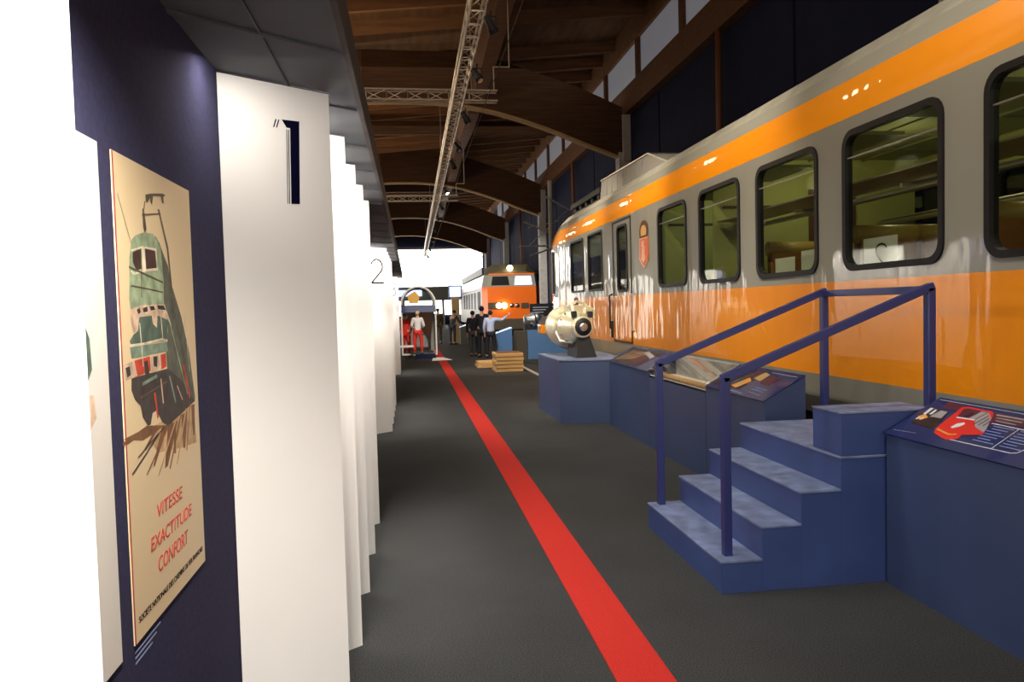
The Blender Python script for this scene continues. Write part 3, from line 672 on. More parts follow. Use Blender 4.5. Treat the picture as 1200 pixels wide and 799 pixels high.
for i, (w_, r_) in enumerate(holes):
    for x, s in ((3.6, -1), (6.4, 1)):
        y0, y1, z0, z1 = w_
        m_ = MB(); big = i < len(wins)
        t = .035 if big else .028
        ring(m_, x+.018*s, x-.05*s, rrect(y0-.012, y1+.012, z0-.012, z1+.012, r_+.01), rrect(y0+t, y1-t, z0+t, z1-t, max(.02, r_-t*.6)))
        fr = tb(m_, 'window_frame' if i < len(holes)-1 else 'door_window_frame', M['rubber'])
        m_ = MB(); pts = rrect(y0+t-.004, y1-t+.004, z0+t-.004, z1-t+.004, max(.02, r_-t*.6))
        m_.prism([(x-.012*s, a, b) for a, b in pts], (-.004*s, 0, 0), None)
        g_ = tb(m_, 'pane', M['glass']); g_.parent = fr
        if big and s < 0:
            m_ = MB(); m_.b(x-.005, x+.004, y0+.05, y1-.05, z1-.215, z1-.205); q = tb(m_, 'vent_bar', M['chrome']); q.parent = fr
        if not big and s < 0:
            m_ = MB(); m_.b(x+.03, x+.05, y0, y1, z1-(.45 if i < len(holes)-1 else .42), z1)
            for k in range(7): m_.b(x+.02, x+.03, y0+.02, y1-.02, z1-.05-.06*k, z1-.035-.06*k)
            q = tb(m_, 'blind', M['blind'], label='grey half lowered blind'); q.parent = fr
            m_ = MB(); m_.b(x+.5, x+.52, y0-.3, y1+.3, z0-.3, z1-.4); q = tb(m_, 'cab_partition', M['seatdark'])
# door outline, handle, rain strip
m_ = MB(); dy0, dy1, dz0, dz1 = 12.20, 13.30, .95, 3.02
for a in (((dy0, dz0), (dy1, dz0)), ((dy1, dz0), (dy1, dz1)), ((dy1, dz1), (dy0, dz1)), ((dy0, dz1), (dy0, dz0))):
    (ya, za), (yb_, zb_) = a; m_.b(3.588, 3.602, min(ya, yb_)-.012, max(ya, yb_)+.012, min(za, zb_)-.012, max(za, zb_)+.012)
tb(m_, 'door_seal', M['rubber'])
m_ = MB(); m_.b(3.583, 3.6, dy0+.03, dy1-.03, dz0+.03, 1.74, m=M['orange'], bev=.004)
d_ = tb(m_, 'door_panel')
m_ = MB(); m_.tube([(3.6, 13.42, 1.15), (3.55, 13.42, 1.18), (3.55, 13.42, 1.75), (3.6, 13.42, 1.78)], .016); m_.b(3.57, 3.6, 13.39, 13.45, 1.0, 1.3); tb(m_, 'door_handle', M['black'])
m_ = MB(); m_.tube([(3.6, 12.08, 1.15), (3.56, 12.08, 1.17), (3.56, 12.08, 1.75), (3.6, 12.08, 1.77)], .013); tb(m_, 'grab_rail', M['chrome'])
m_ = MB(); m_.b(3.592, 3.604, dy0-.1, dy1+.1, 3.045, 3.06); tb(m_, 'rain_strip', M['grey'])
m_ = MB()
for yy in (17.55, 18.3): m_.b(3.585, 3.602, yy-.03, yy+.03, .95, 3.0)
tb(m_, 'vertical_strip', M['chrome'])
m_ = MB(); m_.b(3.59, 3.66, 19.05, 19.3, 1.9, 2.95, bev=.004); tb(m_, 'cab_side_window', M['rubber'], label='narrow dark cab window')
m_ = MB(); m_.b(3.45, 3.9, 20.3, 20.75, .85, 1.1, bev=.02); m_.cyl((3.85, 20.6, .98), (3.85, 21.0, .98), .16); tb(m_, 'buffer', M['orange'])
# crest
F = frame3((3.6-TX, 11.48-TY, 0), (0, -1, 0), (0, 0, 1))
m_ = MB()
def cr(pts, c, m): m_.prism([F(a, b, c) for a, b in pts], F(0, 0, .004)-F(0, 0, 0), m)
cr([(-.22, 2.62), (-.25, 2.30), (-.15, 2.22), (0, 2.14), (.15, 2.22), (.25, 2.30), (.22, 2.62)], .004, M['gold'])
cr([(-.19, 2.59), (-.22, 2.32), (-.12, 2.24), (0, 2.17), (.12, 2.24), (.22, 2.32), (.19, 2.59)], .009, M['redprint'])
cr([(-.07, 2.56), (-.10, 2.48), (-.05, 2.46), (-.09, 2.36), (-.11, 2.28), (.0, 2.23), (.11, 2.28), (.06, 2.38), (.1, 2.46), (.05, 2.50), (.07, 2.56)], .014, M['gold'])
cr([(-.21, 2.61)]+[(.22*math.cos(R(180-18*k)), 2.70+.17*math.sin(R(180-18*k))) for k in range(11)]+[(.21, 2.61)], .006, M['brownrail'])
cr([(-.12, 2.64)]+[(.14*math.cos(R(180-18*k)), 2.70+.10*math.sin(R(180-18*k))) for k in range(11)]+[(.12, 2.64)], .009, M['gold'])
m_.build('crest', None, tr, 'red and gold coat of arms shield')
# roof gear
m_ = MB(); m_.prism([(4.1, 11.6, 3.76), (4.1, 12.74, 4.135), (4.1, 15.96, 4.20), (4.1, 16.14, 3.76)], (1.8, 0, 0))
for k in range(7): m_.b(4.085, 4.10, 13.1+k*.4, 13.13+k*.4, 3.8, 4.12)
rb = tb(m_, 'roof_fan_housing', M['blind'])
m_ = MB(); m_.bar((4.09, 12.74, 4.14), (4.09, 15.96, 4.205), .022); m_.bar((4.09, 12.74, 4.14), (4.09, 11.6, 3.77), .022); m_.bar((4.1, 12.74, 4.14), (5.9, 12.74, 4.14), .022); q = tb(m_, 'housing_trim', M['chrome']); q.parent = rb
m_ = MB(); m_.b(4.15, 5.85, 16.35, 19.4, 4.02, 4.14, bev=.01); m_.b(4.15, 5.85, 16.6, 18.9, 3.84, 3.9)
for k in range(5): m_.b(4.2, 4.32, 16.6+.6*k, 16.78+.6*k, 3.7, 4.05); m_.b(5.68, 5.8, 16.6+.6*k, 16.78+.6*k, 3.7, 4.05)
tb(m_, 'roof_rack', M['black'])
# underframe
m_ = MB(); m_.b(4.0, 6.0, -2.5, 19.6, .45, .75); m_.b(3.85, 6.15, 6.5, 10.5, .25, .6); tb(m_, 'underframe', M['black'])
for yc in (0, 16.6):
    m_ = MB(); m_.b(3.8, 6.2, yc-1.6, yc+1.6, .35, .6, bev=.02); bo = tb(m_, 'bogie', M['black'])
    for dy in (-1.1, 1.1):
        for x in (4.1, 5.9):
            m_ = MB(); m_.cyl((x-.06, yc+dy, .42), (x+.06, yc+dy, .42), .42, n=28); q = tb(m_, 'wheel', M['steel']); q.parent = bo
# interior
m_ = MB(); m_.b(3.68, 6.32, YA, 18, 1.0, 1.12); tb(m_, 'floor_pan', M['seatdark'])
m_ = MB(); m_.b(3.68, 6.32, YA, 11.9, 3.30, 3.33)
for k in range(20): m_.b(3.7, 6.3, YA+k*.75, YA+k*.75+.02, 3.285, 3.30)
for x in (4.2, 4.9, 5.6): m_.b(x, x+.03, YA, 11.9, 3.28, 3.30)
tb(m_, 'ceiling_lining', M['trainceil'])
for x0, x1 in ((3.64, 3.655), (6.345, 6.36)):
    m_ = MB(); m_.b(x0, x1, YA, 11.9, 1.1, 1.80); m_.b(x0, x1, YA, 11.9, 3.0, 3.3)
    for a, b in zip(wins, wins[1:]): m_.b(x0, x1, a[1]+.04, b[0]-.04, 1.8, 3.0)
    tb(m_, 'side_lining', M['cream'])
for yy, lb in ((8.95, 'yellow green cross wall'), (10.9, 'pale green cross wall')):
    m_ = MB(); m_.b(3.68, 4.9, yy, yy+.04, 1.1, 3.3); m_.b(5.55, 6.32, yy, yy+.04, 1.1, 3.3); m_.b(4.9, 5.55, yy, yy+.04, 2.95, 3.3); pt = tb(m_, 'partition', M['cream'], label=lb)
    m_ = MB(); m_.b(3.8, 4.85, yy-.03, yy, 2.72, 2.75); q = tb(m_, 'ledge', M['seatdark']); q.parent = pt
m_ = MB(); m_.b(4.9, 5.55, 9.0, 9.03, 1.12, 2.95); tb(m_, 'passage_door', M['seatdark'])
for x in (4.2, 5.8):
    m_ = MB(); m_.cyl((x, YA, 2.50), (x, 8.9, 2.50), .028, n=12)
    s = -1 if x < 5 else 1
    m_.b(x+s*.03, x+s*.5, YA, 8.9, 2.545, 2.56)
    for yy in (-1, .6, 2.2, 3.9, 5.4, 7.0, 8.6): m_.bar((x, yy, 2.5), (x+s*.5, yy, 2.44), .03)
    tb(m_, 'luggage_rack', M['alu'])
    m_ = MB()
    for k in range(9):
        m_.b(x+s*.05, x+s*.5, YA+1.5*k, YA+1.5*k+.9, 2.95, 2.98)
    tb(m_, 'rack_shelf', M['trainceil'])
sp = None
for yy in (.2, 1.8, 3.4, 5.0, 6.6, 8.35):
    for x in (4.38, 5.0, 5.98):
        if sp is None:
            m_ = MB(); m_.b(-.27, .27, 0, .12, .40, 1.08, bev=.04); m_.b(-.27, .27, -.45, .05, .32, .46, bev=.04)
            sp = m_.build('seat', M['seatdark'], tr)
            m_ = MB(); m_.cyl((-.29, .03, 1.06), (.29, .03, 1.06), .085, n=20); h_ = m_.build('headrest', M['headrest'], sp)
            m_ = MB(); m_.b(-.275, .275, -.04, .0, .75, 1.05, bev=.015); m_.build('back_cushion', M['seat'], sp)
            m_ = MB(); m_.b(-.2, .2, -.3, .05, 0, .33); m_.build('pedestal', M['black'], sp); q = sp
        else:
            q = dup(sp); q.parent = tr
        q.location = (x-TX, yy-TY, 1.12)
F = frame3((0, 0, 0), (0, -1, 0), (0, 0, 1))
def notice(x_, y, w_, z0, h_, label, s=False):
    e = empty('paper_notice', (3.664, y, z0), 0, label, 'notice', 'paper notices in the train windows')
    m_ = MB(); m_.b(0, .002, -w_/2, w_/2, 0, h_); m_.build('sheet', M['paperw'], e)
    if s:
        m_ = MB(); f = frame3((0, 0, 0), (0, -1, 0), (0, 0, 1)); pts = []
        for k in range(12): a = R(20+k*18); pts.append((.02+.07*math.cos(a), .115+.05*math.sin(a)))
        pts += [(.0, .045), (.05, .005)]
        stroke(m_, f, pts, .016, .001); m_.build('curved_mark', M['ink'], e, 'black curve of a big letter S, its lower half hidden')
notice(3.645, 5.61, .44, 1.85, .22, 'white paper notice with an S shaped curve inside a train window above the handrail', True)
notice(3.645, 6.63, .40, 1.85, .20, 'right one of two blank white notices in the train window beyond the S notice')
notice(3.70, 7.15, .40, 1.85, .16, 'left one of two blank white notices in the train window beyond the S notice')

# ------------------------------------------------------------------ lighting truss
def truss(name, label, p0, p1, wd, ht, step, hang=((2, 8.96), (5, 8.96))):
    p0 = Vector(p0); p1 = Vector(p1); d = (p1-p0).normalized(); s = d.cross(Vector((0, 0, 1))).normalized(); L = (p1-p0).length
    e = empty(name, p0, 0, label, 'truss', 'aluminium lighting trusses')
    offs = [s*-wd/2, s*wd/2, s*wd/2+Vector((0, 0, ht)), s*-wd/2+Vector((0, 0, ht))]
    for o in offs:
        m_ = MB(); m_.cyl(o, o+d*L, .022, n=8); m_.build('chord', M['alu'], e)
    m_ = MB(); n_ = int(L/step)
    for k in range(n_):
        a, b = d*(k*step), d*((k+1)*step)
        for i in range(4):
            o1, o2 = offs[i], offs[(i+1) % 4]
            m_.cyl(o1+a, o2+a, .009, n=5, caps=False); m_.cyl(o1+a, o2+b, .009, n=5, caps=False)
    m_.build('lattice', M['alu'], e)
    for hh in hang:
        m_ = MB(); m_.cyl(d*hh[0]+Vector((0, 0, ht)), d*hh[0]+Vector((0, 0, hh[1]-p0.z)), .012, n=6); m_.build('hanger_cable', M['steel'], e)
    return e
truss('lighting_truss', 'long aluminium lighting truss running down the hall over the red carpet', (1.065, 3, 5.88), (1.35, 66, 5.88), .22, .22, .55, ((6.1, 8.1), (22.1, 8.1), (38, 8.1), (53.5, 8.1)))
truss('lighting_truss', 'near cross truss hung crosswise in front of the second timber arch', (-3.5, 17.1, 6.17), (2.06, 17.1, 6.14), .2, .22, .45)
truss('lighting_truss', 'far small cross truss with a square end beside the long truss', (-3.5, 33, 6.17), (2.18, 33, 6.17), .2, .22, .45)
for px_, a, b_, nm in ((1.72, -5.99, 75.6, 'thin steel cable stretched lengthwise to the right of the long truss'),):
    MB().cyl((px_, a, 5.9), (px_, b_, 5.9), .007, n=6).build('cable', M['cable'], label=nm, cat='cable')
for y_, x_, nm in ((17.1, 2.0, 'near'), (33, 2.12, 'far')):
    m_ = MB(); m_.tube([(x_, y_, 6.42), (x_, y_, 6.9), (x_+.35, y_, 6.9), (x_+.35, y_, 8.95)], .014, n=6); m_.build('hanger_bracket', M['alu'], label='thin metal hanger holding the end of the '+nm+' cross truss', cat='bracket')
# spotlights
lamps = [(11.2, 'first and largest below the long truss'), (13.6, 'second below the long truss, pointing down'), (16.6, 'third below the long truss, with a glowing lens'), (19.6, 'fourth below the long truss'), (22, 'fifth below the long truss'),
         (26.8, 'sixth below the long truss, with a lit lens'), (31, 'seventh below the long truss'), (35, 'eighth below the long truss'), (40, 'ninth below the long truss'), (46, 'tenth below the long truss'), (53, 'eleventh below the long truss'), (60, 'last below the long truss, black against the bright end window')]
for i, (y_, nm) in enumerate(lamps):
    xx = 1.25+.0045*(y_-3)
    lit = i in (2, 5)
    e = empty('spotlight', (xx, y_, 5.86), 0, 'black spotlight, '+nm, 'spotlight', 'spotlights on the truss')
    e.scale = (.75,)*3; m_ = MB(); m_.box((0, 0, -.05), (.04, .04, .1)); m_.bar((-.1, 0, -.1), (.1, 0, -.1), .02, .02); m_.bar((-.1, 0, -.1), (-.1, 0, -.28), .02, .02); m_.bar((.1, 0, -.1), (.1, 0, -.28), .02, .02); m_.build('yoke', M['black'], e)
    dr = Vector((.45, -.35 if i % 2 else .3, -.8)).normalized(); c0 = Vector((0, 0, -.27))
    m_ = MB(); m_.lathe([(-.2, .05), (-.18, .075), (.02, .085), (.05, .10), (.16, .10)], c0, dr, n=16); m_.build('housing', M['black'], e)
    m_ = MB(); m_.lathe([(.155, .085), (.165, .07)], c0, dr, n=16); m_.build('lens', M['lamp'] if lit else M['chrome'], e, 'glowing lens' if lit else None)

# ------------------------------------------------------------------ hanging rods and far things
rods = [((4.998, 28, 5.65), (5.944, 28, 5.11), 'uppermost thick pale rod above the nose of the orange railcar'), ((4.244, 28, 4.69), (5.124, 28, 4.31), 'middle thick pale rod beside the nose of the orange railcar'),
        ((4.047, 28, 3.79), (5.1, 28, 3.81), 'level pale rod beside the nose of the orange railcar'), ((4.434, 28, 3.44), (5.24, 28, 3.72), 'lowest pale rod, slanting up to the railcar nose'), ((4.445, 28.2, 4.50), (5.79, 28.2, 4.77), 'thin pale rod crossing behind the thick ones'), ((4.45, 28.2, 3.85), (5.9, 28.2, 5.1), 'longest thin rod slanting up to the right')]
ms_ = empty('overhead_line_mast', (0, 0, 0), 0, 'pale mast carrying crossed overhead line rods behind the nose of the orange railcar', 'mast')
for a, b_, nm in rods:
    MB().cyl(a, b_, .016 if 'thin' in nm else .03, n=8).build('overhead_rod', M['column'], ms_, label=nm)
MB().cyl((5.25, 28.1, 0), (5.25, 28.1, 6.2), .08, n=12).build('pole', M['column'], ms_)

# far locomotive
lo = empty('locomotive', (5.6, 42, 0), 0, 'big orange locomotive facing the camera at the end of the hall, silver sides', 'locomotive')
m_ = MB()
# cross section (half) as x offset, z ; chamfered nose
def lsec(y, w0, w1, zt):   # lower half width, upper half width
    return [(-w0, y, .55), (-w0, y, 2.72), (-w1, y, 3.38), (-w1+.5, y, zt), (w1-.5, y, zt), (w1, y, 3.38), (w0, y, 2.72), (w0, y, .55)]
S1 = lsec(0, 1.35, 1.25, 3.55); S2 = lsec(.55, 1.62, 1.48, 3.95); S3 = lsec(18.5, 1.62, 1.48, 3.95)
mats1 = ['locoorange', 'grey', 'locoroof', 'locoroof', 'locoroof', 'grey', 'locoorange', 'black']
mats2 = ['locosilver', 'locosilver', 'locoroof', 'locoroof', 'locoroof', 'locosilver', 'locosilver', 'black']
VV = [[m_.bm.verts.new(p) for p in s_] for s_ in (S1, S2, S3)]
for a, mt in ((0, mats1), (1, mats2)):
    for k in range(8):
        f = m_.bm.faces.new((VV[a][k], VV[a+1][k], VV[a+1][(k+1) % 8], VV[a][(k+1) % 8])); f.material_index = m_.mi(M[mt[k]])
q = VV[0]
for idx, mt in (((0, 1, 6, 7), 'locoorange'), ((1, 2, 5, 6), 'grey'), ((2, 3, 4, 5), 'locoroof')):
    f = m_.bm.faces.new([q[i] for i in idx]); f.material_index = m_.mi(M[mt])
bmesh.ops.recalc_face_normals(m_.bm, faces=m_.bm.faces)
m_.build('body_shell', None, lo)
m_ = MB(); m_.b(-1.27, 1.27, -.04, .1, 3.36, 3.44); m_.build('orange_stripe', M['locoorange'], lo)
for s in (-1, 1):
    m_ = MB(); m_.prism([(s*.14, -.03, 2.80), (s*1.14, -.03, 2.80), (s*1.06, -.03, 3.28), (s*.22, -.03, 3.28)], (0, .04, 0)); m_.build('windscreen', M['rubber'] if s < 0 else M['screen'], lo, 'dark cab window' if s < 0 else 'cab window with a hall reflection painted as a glow')  # one pane glows to stand in for a reflection of the bright hall
    m_ = MB(); m_.b(s*.8-.55, s*.8+.25 if s < 0 else s*.8+.05, -.05, .0, 1.50, 1.85, bev=.01) if s < 0 else m_.b(.5, .9, -.05, 0, 1.5, 1.8)
    m_.build('headlight_panel', M['clothkhaki'], lo)
for x, l in ((-.75, 1), (-.45, 1), (-.05, 0), (.25, 0)):
    m_ = MB(); m_.cyl((x, -.06, 1.68), (x, -.10, 1.68), .15 if l else .12, n=16); m_.build('headlight', M['headlight'] if l else M['chrome'], lo, 'glowing headlight' if l else None)
m_ = MB(); m_.lathe([(0, .12), (.1, .16), (.12, .13)], (-.1, -.02, 3.72), (0, -1, 0), n=16); m_.build('roof_light', M['headlight'], lo, 'glowing light on the roof edge')
for k in range(7):
    m_ = MB(); m_.b(-1.66, -1.60, 1.6+k*2.4, 2.9+k*2.4, 1.5, 2.5); m_.build('side_window', M['rubber'], lo)
for k in range(30):
    pass
m_ = MB()
for k in range(24): m_.b(-1.66, -1.61, .9+k*.75, .98+k*.75, .6, 2.6)
m_.build('side_ribs', M['chrome'], lo)
m_ = MB(); m_.b(-1.3, 1.3, -.25, .2, .35, .95, bev=.05); m_.build('bumper', M['clothkhaki'], lo)
m_ = MB(); m_.b(-1.2, 1.2, .5, 18.5, .1, .6); m_.build('underframe', M['black'], lo)
m_ = MB(); m_.b(-1.52, -1.40, 1.2, 18, 3.45, 3.85); m_.build('roof_grille', M['rubber'], lo)

# vaulted kiosk
kx, ky = .28, 25.6
ks = empty('vaulted_kiosk', (kx, ky, 0), 0, 'small kiosk with a round arched roof and white frame posts at the left', 'kiosk')
def arc(r, y, z0=1.75, n=14): return [(r*math.cos(R(180-180*k/n)), y, z0+.62*r/.56*math.sin(R(180-180*k/n))*.95) for k in range(n+1)]
for yy in (0, 2.2):
    m_ = MB(); m_.tube(arc(.56, yy), .035, m=None); m_.build('arch', M['paperw'] if yy == 0 else M['kiosk'], ks)
    for s in (-1, 1):
        m_ = MB(); m_.b(s*.56-.025, s*.56+.025, yy-.025, yy+.025, .08, 1.76); m_.build('post', M['paperw'] if yy == 0 else M['kiosk'], ks)
m_ = MB(); pa = arc(.58, 0); 
for p, q in zip(pa, pa[1:]): m_.prism([p, q, (q[0]*.96, q[1], q[2]-.02), (p[0]*.96, p[1], p[2]-.02)], (0, 2.2, 0))
m_.build('vault', M['kiosk'], ks)
m_ = MB(); m_.b(-.56, .56, -.03, .03, 1.50, 1.72); m_.build('fascia', M['navyprint'], ks)
m_ = MB(); m_.b(-.54, .54, 2.18, 2.22, .1, 1.75); m_.build('back_panel', M['column'], ks)
m_ = MB(); m_.b(-.56, .56, -.02, .02, .08, .14); m_.b(.54, .58, 0, 2.2, .08, .13); m_.build('sill', M['paperw'], ks)
m_ = MB(); m_.prism([(-.3, .2, 1.80), (0, .2, 1.80), (.05, .2, 2.02), (-.1, .2, 2.2), (-.35, .2, 2.05)], (0, .03, 0)); m_.build('hanging_sign', M['gold'], ks, 'gold sign under the arch')
m_ = MB(); m_.b(-.1, .45, 2.14, 2.17, .7, 1.45); m_.build('wall_poster', M['skin'], ks)
# table in front of it
t_ = empty('side_table', (-.24, 24.75, 0), 0, 'pale topped low table beside the person in white at the left', 'table')
m_ = MB(); m_.b(-.3, .32, -.3, .3, .40, .44); m_.build('table_top', M['paperw'], t_)
for a in (-.25, .27):
    for b_ in (-.25, .25): m_ = MB(); m_.b(a-.02, a+.02, b_-.02, b_+.02, 0, .4); m_.build('leg', M['black'], t_)
t_ = empty('low_platform', (.33, 25.2, 0), 0, 'dark navy low platform under the person in white and red', 'platform')
m_ = MB(); m_.b(-.2, .45, -.4, .32, 0, .14, bev=.01); m_.build('block', M['hallblue'], t_)
# pool of light on the floor, painted as a thin pale sheet
MB().prism([(.62, 23.6, .008), (1.25, 23.75, .008), (1.05, 24.9, .008), (.7, 25.1, .008)], (0, 0, .01)).build('floor_light_patch', M['paperw'], label='thin pale sheet painting a pool of light on the far red carpet', cat='board')

# footbridge / gallery at the far end
ga = empty('gallery', (2, 62.5, 0), 0, 'dark raised gallery with a railing across the far end', 'gallery')
m_ = MB(); m_.b(-11, 5.2, 0, 3, 2.3, 3.4); m_.build('deck', M['kiosk'], ga)
m_ = MB()
for k in range(17): m_.b(-11+k, -10.95+k, 0, .05, 3.4, 4.3)
m_.b(-11, 5.2, 0, .05, 4.25, 4.3); m_.b(-11, 5.2, 0, .05, 3.85, 3.88); m_.build('railing', M['alu'], ga)
for k in range(5): m_ = MB(); m_.b(-9+k*3.2, -8.8+k*3.2, .2, .4, 0, 2.3); m_.build('pillar', M['column'], ga)
m_ = MB(); m_.b(-3, -1.0, -.2, 0, 2.65, 3.15); m_.build('lit_sign', M['screen'], ga)
e = empty('screen_stand', (2.05, 34.8, 0), 0, 'pale blue lit screen on a cream pillar left of the locomotive', 'screen')
m_ = MB(); m_.b(-.25, .25, -.03, .1, 2.12, 2.58); m_.build('screen', M['screen'], e)
m_ = MB(); m_.b(-.3, .3, .1, .2, 2.04, 2.64); m_.build('screen_frame', M['navyprint'], e)
m_ = MB(); m_.b(-.18, .18, 0, .25, 0, 2.1); m_.build('pillar', M['printtan'], e)
# far display items
def desk(x, y, w_, label, m='bluelit', h=.92):
    e = empty('lectern_desk', (x, y, 0), 0, label, 'display desk', 'far display desks')
    m_ = MB(); m_.prism([(0, 0, 0), (w_, 0, 0), (w_, 0, h), (0, 0, h-.16)], (0, .5, 0)); m_.build('cabinet', M[m], e)
    m_ = MB(); m_.prism([(-.02, 0, h-.165), (w_, 0, h+.005), (w_, 0, h+.02), (-.02, 0, h-.15)], (0, .5, 0)); m_.build('screen_top', M['screen'], e, 'white lit sloping top')
    m_ = MB(); m_.prism([(.08, .1, h-.118), (.2, .1, h-.092), (.2, .1, h-.086), (.08, .1, h-.112)], (0, .3, 0)); m_.build('dark_stripe', M['ink'], e)
    return e
desk(2.72, 24.4, .5, 'mid blue display desk with a white lit top beside the man pointing')
desk(2.15, 33.5, .5, 'grey display desk with a striped white top behind the group on its left', 'kiosk')
e = empty('engine_plinth', (3.45, 22.9, 0), 0, 'bright blue plinth under the small blue lit engine near the railcar nose', 'plinth')
m_ = MB(); m_.b(.05, 1.3, 0, .9, 0, .88, bev=.005); m_.build('block', M['bluelit'], e)
m_ = MB(); m_.b(-.28, .04, .1, .8, 0, .86); m_.build('dark_side_panel', M['clothkhaki'], e)
e = empty('engine', (3.75, 23.3, .88), 0, 'small blue lit engine on the bright blue plinth by the railcar nose', 'engine')
m_ = MB(); m_.lathe([(0, .05), (.02, .15), (.2, .18), (.24, .24), (.3, .24), (.33, .15), (.5, .12)], (-.3, -.1, .30), (1, .2, 0)); m_.box((.3, 0, .25), (.35, .3, .3), bev=.03); m_.ball((.1, -.1, .38), .13); m_.build('block', M['steel'], e)
m_ = MB(); m_.tube([(-.3, 0, .1), (-.1, -.2, .2), (.2, -.2, .15), (.5, -.1, .3)], .03); m_.build('pipe', M['steel'], e); m_ = MB(); m_.tube([(-.25, 0, .4), (0, -.1, .5), (.3, -.1, .42)], .025); m_.build('pipe', M['steel'], e)
m_ = MB(); m_.b(-.3, .5, -.15, .15, 0, .1); m_.build('mount', M['black'], e)
e = empty('information_board', (4.2, 24.6, 0), 0, 'black information board standing behind the small blue lit engine', 'board')
m_ = MB(); m_.b(-.35, .6, 0, .05, 1.2, 1.68); m_.build('panel', M['black'], e)
m_ = MB()
for k in range(3): m_.b(-.25, .25-.08*k, -.006, 0, 1.55-.08*k, 1.57-.08*k)
m_.build('caption_text', M['printwhite'], e)
m_ = MB(); m_.b(0, .05, 0, .05, 0, 1.25); m_.build('post', M['black'], e)
MB().b(2.86, 2.92, 17.0, 20.0, 0, .03).build('floor_edging', M['column'], label='thin pale edging strip on the floor beyond the engine plinth', cat='edging')
# stacked pine boards
k = 0
for k in range(5):
    e = MB(); x0 = 2.05+.03*(k % 2); e.b(-.34, .34, -.45, .45, 0, .085, bev=.008)
    bd_ = e.build('pine_pallet', M['pine'], label='pale pine slab in the stack of five near the group, '+['lowest one', 'second from the floor', 'middle one', 'second from the top', 'topmost one'][k], cat='board', group='stacked pine slabs')
    bd_.location = (2.38+.012*(k % 2), 19.1-.01*k, .094*k+.005)
    e = MB(); e.b(-.30, .30, -.4, .4, 0, .009); e.build('spacer', M['seatdark'], bd_).location = (0, 0, .085)
e = MB(); e.b(-.26, .26, -.4, .4, 0, .08, bev=.01); e.b(-.24, .24, -.35, .35, .09, .16, bev=.01); e.b(-.2, .2, -.3, .3, .075, .095)
e.build('pine_offcut', M['pine'], label='low pile of pine slabs to the left behind the taller stack', cat='board').location = (1.98, 20.6, 0)
# ------------------------------------------------------------------ people
def skin_mesh(name, verts, edges, radii, m, parent, label=None, sub=2, root=0):
    me = bpy.data.meshes.new(name); me.from_pydata(verts, edges, [])
    o = bpy.data.objects.new(name, me); COL.objects.link(o)
    md = o.modifiers.new('s', 'SKIN'); md.use_smooth_shade = True
    for i, r_ in enumerate(radii):
        sv = me.skin_vertices[0].data[i]; sv.radius = r_ if isinstance(r_, tuple) else (r_, r_); sv.use_root = (i == root)
    o.modifiers.new('u', 'SUBSURF').levels = sub
    bpy.context.view_layer.update()
    me2 = bpy.data.meshes.new_from_object(o.evaluated_get(bpy.context.evaluated_depsgraph_get()))
    me2.name = name; bpy.data.objects.remove(o)
    me2.materials.clear(); me2.materials.append(m)
    for p in me2.polygons: p.use_smooth = True
    o = bpy.data.objects.new(name, me2); COL.objects.link(o); o.parent = parent
    return tag(o, label)
